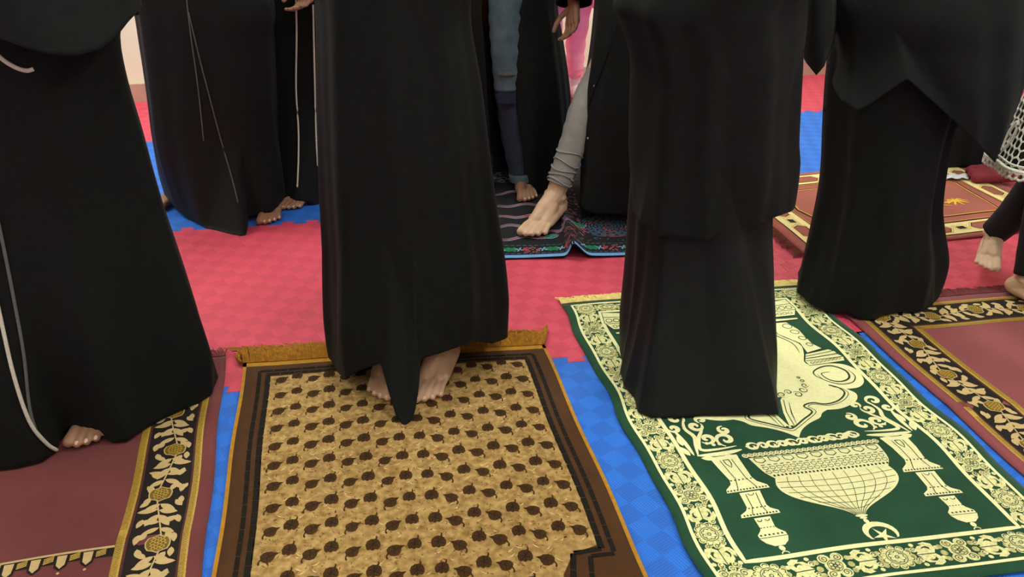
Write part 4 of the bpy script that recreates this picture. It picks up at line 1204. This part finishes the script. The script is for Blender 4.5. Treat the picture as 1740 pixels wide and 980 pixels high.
gk7 = Gown(rows + upper(hip, .99, rows[-1][0], .19), hem, .15, ((6, .5, .009), (8, 1.3, .007), (3, .2, .008)), nseg=200, nrow=60, seed=9, top_fold=.5)
gk7.build('cape', M_BLACK, w7)

# ---- leftmost woman
hip = (-1.03, 1.68); ht = 1.62; wr = folded(hip, 1)
ft = G(124, 762)
w1 = person('leftmost woman in wide black robe with long white cords, on maroon rug', SK_BROWN,
            [(-1.10, 1.68, .0125, -.1, 1, None, 1.0), (ft.x + .030, ft.y + .170, .0125, .0, -1, 'auto', 1.0)], hip, ht, wr, group='women standing in rows')
rows = rows_px(1.66, [(640, -150, 360, .27), (540, -165, 324, .25), (430, -190, 292, .22), (330, -215, 264, .20), (240, -235, 240, .19), (150, -260, 214, .18), (75, -280, 200, .175), (0, -290, 196, .17)], .2)
hem = gpts(((373, 640), (352, 668), (300, 703), (250, 728), (215, 750), (190, 752)), .0125) + [tuple(P(x, y, Y)) for x, y, Y in ((174, 742, 1.47), (150, 732, 1.47), (135, 727, 1.47), (112, 728, 1.47), (102, 742, 1.46))] + gpts(((98, 766), (70, 786), (30, 795), (-20, 798), (-90, 780), (-140, 720)), .0125) + [(-1.30, 1.82, .0125), (-1.05, 1.94, .0125), (-.92, 1.92, .0125), (-.82, 1.84, .0125)]
g1 = Gown(rows + upper(hip, 1.01, rows[-1][0], .22), hem, .45, ((6, .4, .018), (9, 1.3, .010), (4, .2, .010)), nseg=280, seed=11, pw=1.35, zmin=.0125)
g1.build('abaya', M_BLACK, w1); dress(w1, hip, ht, wr, M_BLACK, .22)
# cape reaching the hips
cape_rows = [(.80, hip[0] + .02, 1.64, .30, .20), (.95, hip[0] + .01, 1.64, .29, .20), (1.10, hip[0], 1.66, .28, .19), (1.24, hip[0], 1.67, .25, .17), (1.34, hip[0], 1.67, .16, .12), (1.385, hip[0], 1.67, .09, .09)]
chem = [tuple(P(x, y, Y)) for x, y, Y in ((238, 8, 1.62), (222, 32, 1.56), (200, 62, 1.50), (170, 84, 1.46), (130, 94, 1.44), (80, 92, 1.43), (40, 80, 1.43), (0, 66, 1.44), (-60, 60, 1.46), (-180, 40, 1.50), (-290, 10, 1.58))] + [(-1.28, 1.78, .82), (-1.03, 1.88, .82), (-.78, 1.80, .86)]
gc = Gown(cape_rows, chem, .22, ((5, .3, .010), (8, 1.1, .008)), nseg=160, nrow=40, seed=3, top_fold=.5)
gc.build('cape', M_BLACK3, w1)
g1.cord('cord', ((-14, 330), (2, 400), (22, 500), (40, 600), (50, 690), (62, 735)), .0036, M_PIPE_G)
g1.cord('cord', ((-14, 470), (2, 545), (24, 640), (50, 715), (78, 752), (99, 766)), .0042, M_PIPE_W)
g1.cord('cord', ((-30, 70), (-8, 90), (10, 105), (30, 116), (46, 120), (57, 117)), .0042, M_PIPE_W)

# ---- two women behind, left
hip = (-1.075, 2.88); ht = 1.56
t1, t2 = G(441, 381), G(290, 360)
w2 = person('woman in open black robe edged with thin grey lines, behind on the left', SK_BROWN, [(t2.x + .0, t2.y + .16, .002, -.35, 1, 'auto', .95), (t1.x + .01, t1.y + .165, .002, .12, -1, 'auto', .95)], hip, ht, folded(hip, .97), group='women standing in rows')
rows = rows_px(2.87, [(330, 281, 480, .18), (240, 272, 466, .18), (150, 261, 463, .17), (60, 247, 460, .16), (0, 236, 458, .155)], .16)
hem = [tuple(P(x, y, Y)) for x, y, Y in ((484, 328, 2.88), (474, 350, 2.76), (462, 360, 2.715), (440, 366, 2.70), (423, 371, 2.695), (419, 401, 2.585), (410, 403, 2.575), (384, 399, 2.60), (350, 391, 2.64), (322, 374, 2.71), (298, 354, 2.75), (283, 338, 2.86))] + [(-1.22, 2.98, .04), (-1.05, 3.04, .04), (-.88, 2.98, .04)]
g2 = Gown(rows + upper(hip, .97, rows[-1][0], .19), hem, .30, ((6, .1, .010), (9, 1.4, .007), (4, .4, .006)), seed=21, sq=.6)
g2.build('abaya', M_BLACK2, w2); dress(w2, hip, ht, folded(hip, .97), M_BLACK2)
g2.cord('edge_line', ((316, -10), (324, 60), (334, 130), (341, 190), (346, 240)), .0022, M_PIPE_G)
g2.cord('edge_line', ((320, 20), (338, 95), (356, 165), (376, 240), (392, 295), (405, 345)), .0022, M_PIPE_G)
hip = (-.70, 3.19); ht = 1.56
hp = P(532, -10, 2.90)
wr3 = ((-.72, 2.98, 1.05), (hp.x + .004, 2.90, hp.z + .03))
t3 = G(500, 358)
w3 = person('woman in black robe with two white trim lines, behind the front-middle woman', SK_BROWN, [(-.60, 3.10, .002, -.1, 1, None, .95), (t3.x + .045, t3.y + .155, .002, -.45, -1, 'auto', .95)], hip, ht, wr3, group='women standing in rows', hand_rot=(0, 2.4))
rows = rows_px(3.18, [(330, 464, 640, .18), (200, 460, 632, .17), (100, 455, 625, .16), (0, 450, 618, .155)], .16)
hem = [tuple(P(x, y, Y)) for x, y, Y in ((640, 318, 3.12), (590, 345, 2.90), (550, 352, 2.87), (527, 347, 2.84), (516, 341, 2.83), (502, 341, 2.83), (486, 346, 2.84), (466, 346, 2.88), (460, 330, 3.0))] + [(-.88, 3.24, .04), (-.70, 3.30, .04), (-.54, 3.24, .04)]
g3 = Gown(rows + upper(hip, .97, rows[-1][0], .18), hem, .30, ((6, .8, .008), (9, .4, .006)), seed=23, sq=.6)
g3.build('abaya', M_BLACK, w3); dress(w3, hip, ht, wr3, M_BLACK, sl=(.065, .055))
g3.cord('trim_line', ((503, -6), (504, 60), (503, 150), (507, 220), (507, 270), (505, 318)), .0034, M_PIPE_W, None, 8, 1, .006)
g3.cord('trim_line', ((532, 8), (533, 60), (535, 150), (537, 230), (540, 282)), .0034, M_PIPE_W, None, 8, 1, .006)
cf = [P(x, y, 2.80) for x, y in ((437, 6), (441, 0), (446, -8))]

# ---- woman in jeans and open robe, back centre
hip = (-.02, 3.12); ht = 1.58
hd = P(975, 6, 2.98)
wr5 = ((-.22, 3.02, .80), (hd.x, hd.y, hd.z))
t5, t6 = G(884, 347), G(838, 312)
w5_ = person('woman in rolled-up blue jeans under an open black robe', SK_BROWN, [(t6.x - .02, t6.y + .13, .012, -.5, 1, (.02, .05, .26), .95), (t5.x + .012, t5.y + .165, .012, .08, -1, (-.02, .03, .28), .95)], hip, ht, wr5, group='women standing in rows', hand_rot=(0, 2.1))
def trouser(parent, pts, rad, m, name='trouser_leg', seg=20, wr=.004):
    q = catmull([tuple(p) + (r,) for p, r in zip(pts, rad)], 7)
    V, F = tube_vf([Vector(p[:3]) for p in q], [p[3] + wr * math.sin(i * 2.1) * .6 for i, p in enumerate(q)], seg)
    o = mesh(name, V, F[:-2], [m], parent, True)
    md = o.modifiers.new('cloth', 'SOLIDIFY'); md.thickness = .003; md.offset = 1
    return o
M_JEAN = mat('faded_denim', rgb(38, 40, 58), 0.85, 0.2, 14, 0.4, 700, col2=rgb(52, 56, 76))
M_JEAN2 = mat('pale_denim', rgb(78, 96, 108), 0.85, 0.25, 20, 0.4, 700)
M_JEAN3 = mat('dark_denim', rgb(34, 38, 60), 0.85, 0.2, 30, 0.4, 700)
jl = [P(888, 296, 2.985), P(876, 230, 3.0), P(864, 150, 2.985), P(860, 85, 2.975), P(860, 20, 2.985), P(866, -60, 3.02)]
jr = [.048, .054, .052, .054, .062, .075]
lg = trouser(w5_, jl[:3], jr[:3], M_JEAN); tag(lg, 'dark blue lower trouser leg')
lg2 = trouser(w5_, jl[2:], jr[2:], M_JEAN2, 'trouser_thigh'); tag(lg2, 'worn pale denim above the knee')
cu = trouser(lg, [P(890, 303, 2.985), P(889, 297, 2.985), P(888, 290, 2.985)], [.054, .055, .054], M_JEAN2, 'cuff', 20, .001)
for (x0, y0, x1, y1, m_, nm) in ((846, 158, 877, 176, M_JEAN3, 'knee_tear'), (846, 122, 876, 128, M_PIPE_G, 'seam')):
    a, b, c, d = P(x0, y0, 2.92), P(x1, y0 - 1, 2.92), P(x1, y1, 2.92), P(x0, y1, 2.92)
    V, F = [], []
    for i in range(9):
        t = i / 8; bulge = -.012 * math.sin(PI * t)
        V += [a + (b - a) * t + Vector((0, bulge + .008, 0)), d + (c - d) * t + Vector((0, bulge + .008, 0))]
    o = mesh(nm, V, [(2 * i, 2 * i + 1, 2 * i + 3, 2 * i + 2) for i in range(8)], [m_], lg2)
    md = o.modifiers.new('cloth', 'SOLIDIFY'); md.thickness = .002
trouser(w5_, [P(846, 285, 3.22), P(842, 240, 3.22), P(838, 150, 3.2), P(840, 40, 3.16)], [.05, .055, .06, .075], M_JEAN3)
rows = rows_px(3.10, [(330, 770, 964, .17), (240, 766, 970, .17), (150, 762, 966, .165), (60, 760, 954, .16), (0, 758, 946, .155)], .16)
hem = [tuple(P(x, y, Y)) for x, y, Y in ((968, 318, 3.10), (960, 330, 3.02), (940, 334, 2.96), (908, 326, 2.94), (890, 320, 2.94), (850, 318, 2.96), (830, 318, 2.98), (800, 312, 3.02), (772, 300, 3.10))] + [(.14, 3.24, .06), (-.02, 3.30, .06), (-.16, 3.24, .06)]
def gap5(z): f_ = smoothstep(.84, .70, z); return (.001 + .34 * f_, .001 + (.13 + .10 * smoothstep(.35, .05, z)) * f_)
g5_ = Gown(rows + upper(hip, .98, rows[-1][0], .19), hem, .25, ((6, .8, .008), (11, .4, .007)), gap=gap5, seed=31)
g5_.build('abaya', M_BLACK, w5_); dress(w5_, hip, ht, wr5, M_BLACK, sl=(.065, .058))

# ---- woman stepping forward in grey leggings
hip = (.46, 2.92); ht = 1.58; wr = folded(hip, .98)
M_GREY = mat('grey_jersey', rgb(150, 148, 146), 0.85, 0.1, 30, 0.3, 500)
yaw6 = -.48
shin6 = Vector((.105, .08, .28))
w6 = person('woman stepping forward on a bare foot in grey leggings and black robe', SK_LIGHT, [(.148, 2.715, .012, yaw6, -1, tuple(shin6), 1.1), (.47, 2.78, .012, .1, -1, None, .95)], hip, ht, wr, group='women standing in rows')
a6 = Vector((.148, 2.715, .012)) + Vector((0, .0, .079))
shin6 = shin6 * 1.1
leg = trouser(w6, [a6 + shin6 * .13, a6 + shin6 * .26, a6 + shin6 * .6, a6 + shin6 * 1.0, Vector((.38, 2.90, .60)), Vector((.42, 2.92, .85))], [.042, .043, .050, .058, .070, .085], M_GREY, 'legging', 24, .0025)
V, F = [], []
for q in (.16, .22, .28, .36, .46):
    c = a6 + shin6 * q; d = shin6.normalized(); x = d.cross(Vector((0, 0, 1))).normalized(); y = x.cross(d); r_ = .043 + .012 * q
    tube_vf([c + x * (r_ * math.cos(t_)) + y * (r_ * math.sin(t_)) + d * (.006 * math.sin(2 * t_ + q * 30)) for t_ in [2 * PI * i / 20 for i in range(21)]], .0030, 6, V, F)
mesh('gathered_folds', V, F, [M_GREY], leg, True)
rows = rows_px(2.87, [(360, 986, 1140, .24), (260, 986, 1160, .23), (225, 984, 1166, .22), (170, 990, 1172, .21), (100, 1002, 1180, .19), (0, 1012, 1190, .17)], .15)
hem = [tuple(P(x, y, Y)) for x, y, Y in ((1150, 344, 2.87), (1135, 362, 2.68), (1060, 366, 2.64), (1010, 363, 2.64), (990, 356, 2.66), (986, 344, 2.80))] + [(.28, 3.02, .04), (.42, 3.08, .04), (.54, 3.02, .04)]
g6 = Gown(rows + upper(hip, .98, rows[-1][0], .18), hem, .25, ((5, .8, .006), (9, .4, .005)), seed=33, sq=.55)
g6.build('abaya', M_BLACK3, w6); dress(w6, hip, ht, wr, M_BLACK3)
for x, y in ((1010, 146), (999, 235)):
    d = ray(x, y).normalized(); h = g6.tree.ray_cast(CAMV, d)[0]
    if h:
        V, F = [], []; ell(V, F, h - d * .002, (.004, .003, .004), None, 10, 6); mesh('snap_button', V, F, [mat('steel', rgb(170, 170, 170), .3, .05, metallic=.9)], g6.o, True)
g6.cord('robe_edge', ((1047, 40), (1036, 80), (1022, 120), (1010, 150), (1000, 180)), .0028, M_BLACK)

# ---- woman at the far corner of the green rug: slim skirt and a cape with a slanting hem
hip = (1.03, 2.17); ht = 1.56
cuff = P(1386, 96, 2.02)
wr9 = folded(hip, .97)
w9 = person('woman in black skirt and slanting cape where the green and maroon rugs meet', SK_MID, [(.97, 2.23, .0135, -.1, 1, None, .92), (1.08, 2.23, .0135, .1, -1, None, .92)], hip, ht, wr9, group='women standing in rows')
rows = rows_px(2.15, [(505, 1360, 1588, .16), (440, 1376, 1588, .155), (380, 1387, 1583, .15), (300, 1400, 1589, .15), (200, 1404, 1612, .145), (120, 1409, 1655, .14), (60, 1420, 1690, .14)], .15) + [(.95, 1.03, 2.16, .15, .12)]
hem = [tuple(P(x, y, Y)) for x, y, Y in ((1590, 505, 2.12), (1588, 525, 2.07), (1560, 532, 2.03), (1530, 530, 2.02), (1500, 534, 2.005), (1480, 546, 1.985), (1458, 543, 1.99), (1432, 530, 2.02), (1400, 527, 2.03), (1372, 515, 2.06), (1356, 498, 2.12))] + [(.88, 2.28, .013), (1.02, 2.33, .013), (1.16, 2.26, .013)]
g9 = Gown(rows, hem, .28, ((6, .6, .010), (9, 1.9, .008), (4, .2, .006)), seed=37, pw=1.4, zmin=.0135)
g9.build('skirt', M_BLACK, w9)
scarf(w9, hip, ht, M_BLACK3)
sleeve(w9, hip, .97, -1, wr9[0], M_BLACK3, .07, .070, .0); sleeve(w9, hip, .97, 1, wr9[1], M_BLACK3)
rows = rows_px(2.13, [(250, 1440, 1704, .17), (160, 1424, 1722, .175), (80, 1414, 1731, .175), (0, 1408, 1737, .175)], .175) + upper(hip, .97, .9, .215, .16)
hem = [tuple(P(x, y, Y)) for x, y, Y in ((1716, 196, 2.12), (1706, 240, 2.05), (1690, 276, 2.0), (1660, 244, 1.97), (1620, 205, 1.96), (1580, 168, 1.955), (1542, 134, 1.95), (1510, 154, 1.955), (1480, 176, 1.96), (1455, 188, 1.97), (1432, 172, 2.0), (1416, 150, 2.08), (1412, 130, 2.14))] + [(.90, 2.30, .55), (1.03, 2.35, .5), (1.18, 2.29, .45)]
gk = Gown(rows, hem, .14, ((5, .3, .007), (8, 1.0, .005)), nseg=220, nrow=60, seed=5, top_fold=.6)
gk.build('cape', M_BLACK3, w9)
# pointed open sleeve end
sp = [P(x, y, Y) for x, y, Y in ((1360, 84, 2.02), (1372, 106, 2.0), (1386, 127, 1.98), (1398, 112, 2.0), (1405, 92, 2.03), (1414, 70, 2.1))]
tp = [P(x, y, Y) for x, y, Y in ((1368, 0, 2.04), (1378, -20, 2.0), (1390, -30, 1.98), (1402, -30, 2.0), (1412, -20, 2.05), (1424, -10, 2.12))]
V, F = [], []
for i in range(6):
    for j in range(5): V.append(sp[i] + (tp[i] - sp[i]) * (j / 4) + Vector((0, -.01 * math.sin(j), 0)))
for i in range(5):
    for j in range(4): F.append((i * 5 + j, i * 5 + j + 1, i * 5 + j + 6, i * 5 + j + 5))
o = mesh('sleeve_end', V, F, [M_BLACK3], w9, True); md = o.modifiers.new('c', 'SOLIDIFY'); md.thickness = .004
for x, y in ((1408, 156), (1403, 185), (1410, 112)):
    p = P(x, y, 2.15); V, F = [], []; ell(V, F, p, (.006, .006, .008), None, 10, 6); mesh('bead', V, F, [M_BLACK], g9.o, True)

# ---- woman behind her
hip = (1.83, 3.36); ht = 1.58; wr = folded(hip, .98)
w10 = person('woman in black robe standing beyond the rust maroon palm rug', SK_MID, [(1.77, 3.43, .0135, -.1, 1, None, .95), (1.88, 3.43, .0135, .1, -1, None, .95)], hip, ht, wr, group='women standing in rows')
rows = rows_px(3.36, [(285, 1545, 1684, .16), (230, 1548, 1694, .16), (120, 1560, 1706, .155), (0, 1570, 1722, .15)], .16)
hem = [tuple(P(x, y, Y)) for x, y, Y in ((1690, 272, 3.33), (1682, 290, 3.27), (1660, 298, 3.24), (1630, 300, 3.23), (1595, 290, 3.23), (1550, 286, 3.26))] + [(1.70, 3.46, .02), (1.83, 3.52, .02), (1.97, 3.46, .02)]
g10 = Gown(rows + upper(hip, .98, rows[-1][0], .19), hem, .25, ((6, .3, .008), (9, 1.4, .006)), seed=39, zmin=.0135)
g10.build('abaya', M_BLACK2, w10); dress(w10, hip, ht, wr, M_BLACK2)

# ---- girl in a white crochet tunic at the right edge
hip = (1.515, 2.18); ht = 1.12; k = ht / 1.6
ank = P(1731, 500, 2.12)
wr11 = ((1.46, 2.04, .80), (1.56, 2.03, .78))
sf = P(1690, 420, 2.24)
w11 = person('girl in white crochet tunic and black leggings at the right edge', SK_LIGHT, [(ank.x + .012, 2.12, .010, .55, -1, (.012, .05, .24), .86), (sf.x + .05, 2.34, .055, -.5, 1, (.06, -.06, .24), .84)], hip, ht, wr11)
M_LEG = mat('black_jersey', (.012, .012, .014, 1), .8, .2, 40, .2, 600)
lw = mat('white_crochet', rgb(226, 222, 210), .85, .06, 80, .3, 500)
a_ = Vector((ank.x + .012, 2.12, .085))
trouser(w11, [a_ + Vector((0, .0, .0)), a_ + Vector((.006, .03, .12)), a_ + Vector((.016, .05, .25)), Vector((1.515, 2.18, .50))], [.040, .045, .056, .075], M_LEG, 'legging', 20, .001)
b_ = Vector((sf.x + .05, 2.34, .12))
trouser(w11, [b_, b_ + Vector((.03, -.04, .10)), b_ + Vector((.04, -.09, .24)), Vector((1.43, 2.19, .50))], [.040, .05, .06, .072], M_LEG, 'legging', 20, .001)
trow = [(.40, 1.515, 2.18, .180, .15), (.50, 1.515, 2.18, .150, .13), (.62, 1.515, 2.18, .125, .105), (.75, 1.515, 2.18, .125, .10), (.88, 1.515, 2.18, .14, .10), (.945, 1.515, 2.18, .08, .06)]
def tun(z, th):
    cx, cy, rx, ry = lerp_rows(TR, z); f_ = 1 + .05 * math.cos(7 * th) * smoothstep(.7, .4, z)
    return Vector((cx + rx * f_ * math.cos(th), cy + ry * f_ * math.sin(th), z))
TR = smooth_rows(trow)
V, F = [], []
for j in range(31):
    for i in range(72): V.append(tun(.405 + .54 * j / 30, 2 * PI * i / 72) * 1.0)
for j in range(30):
    for i in range(72): F.append((j * 72 + i, j * 72 + (i + 1) % 72, (j + 1) * 72 + (i + 1) % 72, (j + 1) * 72 + i))
tu = mesh('tunic_lining', V, F, [M_LEG], w11, True); md = tu.modifiers.new('c', 'SOLIDIFY'); md.thickness = .002
V, F = [], []
def outp(z, th): p = tun(z, th); c = Vector((1.515, 2.18, z)); return p + (p - c).normalized() * .005
nc, dz = 46, .0215
for r in range(9):                                # hexagon net
    for c in range(nc):
        th = 2 * PI * (c + .5 * (r % 2)) / nc; z = .425 + dz * r
        pts = [outp(z + dz * .62 * math.sin(a), th + PI / nc * 1.1 * math.cos(a)) for a in [PI / 2 + PI / 3 * q for q in range(7)]]
        tube_vf(pts, .0022, 5, V, F)
o = mesh('crochet_net', V, F, [lw], tu, True); o['kind'] = 'stuff'
V, F = [], []
for c in range(64):
    th = 2 * PI * c / 64
    tube_vf([outp(.392 + .010 * math.sin(a), th + PI / 64 * math.cos(a)) for a in [PI / 4 * q for q in range(9)]], .0042, 5, V, F)
for z, r_ in ((.405, .006), (.627, .006), (.418, .003)):
    tube_vf([outp(z, 2 * PI * q / 90) for q in range(91)], r_, 6, V, F)
o = mesh('scalloped_hem', V, F, [lw], tu, True); o['kind'] = 'stuff'
V, F = [], []
for c in range(9):
    th0 = 2 * PI * c / 9 + .28
    V, F = tube_vf([outp(.44 + .075 * (1 - math.cos(2 * PI * q / 20)) / 2, th0 + .09 * math.sin(2 * PI * q / 20)) for q in range(21)], .005, 6)
    mesh('crochet_petal', V, F, [lw], tu, True)
scarf(w11, hip, ht, M_BLACK, drop=.1)
for s, w_ in zip((-1, 1), wr11): sleeve(w11, hip, k, s, w_, M_LEG, .065, .05)

# ---- child in pink leggings by the far wall
hip = (.26, 4.24); ht = 1.10; k = ht / 1.6
sk = G(979, 176)
w12 = person('small child in pink leggings and white sock by the far wall', SK_LIGHT, [(.19, 4.24, .002, -.1, 1, None, .72), (sk.x - .004, sk.y + .125, .002, .25, -1, None, .72)], hip, ht, ((.10, 4.20, .48), (.43, 4.20, .48)))
M_PINK = mat('pink_jersey', rgb(255, 165, 192), .8, .08, 20, .2, 400)
M_SOCK = mat('white_sock_knit', rgb(238, 214, 226), .9, .04, 60, .3, 500)
M_SOCKT = mat('coral_sock_toe', rgb(232, 84, 104), .9, .05, 60)
for fx, fy, yaw in ((.19, 4.24, -.1), (sk.x - .004, sk.y + .125, .25)):
    Mx = Matrix.Translation((fx, fy, .002)) @ Matrix.Rotation(PI + yaw, 4, 'Z') @ Matrix.Diagonal((.72, .72, .72, 1))
    V, F = [], []
    cap(V, F, (0, -.034, .040), (0, 0, .075), .040, .040); cap(V, F, (0, 0, .08), (0, 0, .20), .042, .044); cap(V, F, (0, .0, .065), (0, .125, .030), .042, .034); cap(V, F, (-.01, -.02, .032), (-.014, .13, .026), .034, .030); cap(V, F, (.01, .1, .03), (.008, .155, .026), .034, .027)
    vs, fs = remesh(V, F, .006, 3)
    vs = [Mx @ Vector((p.x, p.y, max(p.z, .001))) for p in vs]
    inv = Mx.inverted()
    mi = [1 if sum((inv @ vs[i]).y for i in f) / len(f) > .118 or ((inv @ vs[f[0]]).y < -.045 and (inv @ vs[f[0]]).z < .06) else 0 for f in fs]
    mesh('sock', vs, fs, [M_SOCK, M_SOCKT], w12, True, mi)
    up = Vector((fx, fy, 0)); hp_ = Vector((hip[0] + (.07 if fx > hip[0] else -.07), hip[1], .56))
    trouser(w12, [up + Vector((0, 0, .115)), up + Vector((0, -.004, .16)), up + Vector((0, -.005, .30)), hp_], [.040, .045, .053, .074], M_PINK, 'legging', 24, .006)
trow = [(.50, hip[0], hip[1], .135, .105), (.62, hip[0], hip[1], .125, .095), (.75, hip[0], hip[1], .12, .09), (.86, hip[0], hip[1], .14, .085), (.93, hip[0], hip[1], .07, .055)]
TR = smooth_rows(trow); V, F = [], []
for j in range(21):
    for i in range(48): V.append(Vector((lambda c, th: (c[0] + c[2] * math.cos(th), c[1] + c[3] * math.sin(th), .50 + .43 * j / 20))(lerp_rows(TR, .50 + .43 * j / 20), 2 * PI * i / 48)))
for j in range(20):
    for i in range(48): F.append((j * 48 + i, j * 48 + (i + 1) % 48, (j + 1) * 48 + (i + 1) % 48, (j + 1) * 48 + i))
mesh('tunic', V, F, [M_PINK], w12, True)
for s, w_ in zip((-1, 1), ((.10, 4.20, .48), (.43, 4.20, .48))): sleeve(w12, hip, k, s, w_, M_PINK, .062, .05)
scarf(w12, hip, ht, M_SOCK, drop=.06)

# ------------------------------------------------------------------ small things at the back right
M_PAPER = mat('white_paper', rgb(214, 216, 220), .8, .05, 60)
c = G(1619, 302, .012); V, F = [], []
for j in range(6):
    for i in range(8):
        V.append(c + Vector((-.045 + .09 * i / 7 + .006 * j, -.03 + .05 * j / 5, .004 + .008 * math.sin(i * .9) ** 2 + .004 * math.sin(j * 1.3))))
for j in range(5):
    for i in range(7): F.append((j * 8 + i, j * 8 + i + 1, (j + 1) * 8 + i + 1, (j + 1) * 8 + i))
o = mesh('paper_tag', V, F, [M_PAPER], None, True); md = o.modifiers.new('t', 'SOLIDIFY'); md.thickness = .001; md.offset = 1
tag(o, 'small crumpled white paper tag lying on the far edge of the palm rug', 'paper tag')
M_CLOTH = mat('dark_red_cloth', rgb(128, 44, 54), .9, .2, 30, .4, 300)
c = G(1690, 316, 0); V, F = [], []
for q in range(5): cap(V, F, (-.075 + .005 * q, -.02 + .022 * q, .022 + .012 * (q % 2)), (.07 - .006 * q, -.03 + .024 * q, .026 + .010 * ((q + 1) % 2)), .020, .024)
vs, fs = remesh(V, F, .006, 3)
o = mesh('folded_cloth', [Vector((p.x + c.x, p.y + c.y + .03, max(.013, p.z + .006))) for p in vs], fs, [M_CLOTH], None, True)
tag(o, 'crumpled dark red cloth heaped on the far right corner of the palm rug', 'cloth')

# heap of printed clothes by the far wall
c = G(1752, 152, 0)
V, F = [], []
for q in range(7): cap(V, F, (-.10 + .01 * q, .02 * math.sin(q), .035 + .034 * q), (.10 - .012 * q, .02 * math.cos(q), .03 + .034 * q), .040, .036)
vs, fs = remesh(V, F, .010, 2)
vs = [Vector((p_.x + c.x, p_.y + c.y + .05, max(.001, p_.z))) for p_ in vs]
cols = [mat('print_white', rgb(226, 222, 216), .9, .08, 30), mat('print_navy', rgb(38, 42, 60), .9, .2, 30), mat('print_orange', rgb(214, 120, 70), .9, .3, 40), mat('print_turquoise', rgb(120, 200, 205), .9, .3, 40)]
mi = [min(3, max(0, int((sum(vs[i].z for i in f) / len(f) - .02) / .065))) for f in fs]
o = mesh('clothes_heap', vs, fs, cols, None, True, mi)
tag(o, 'small heap of multicoloured printed clothes by the far wall at the right edge', 'clothes')
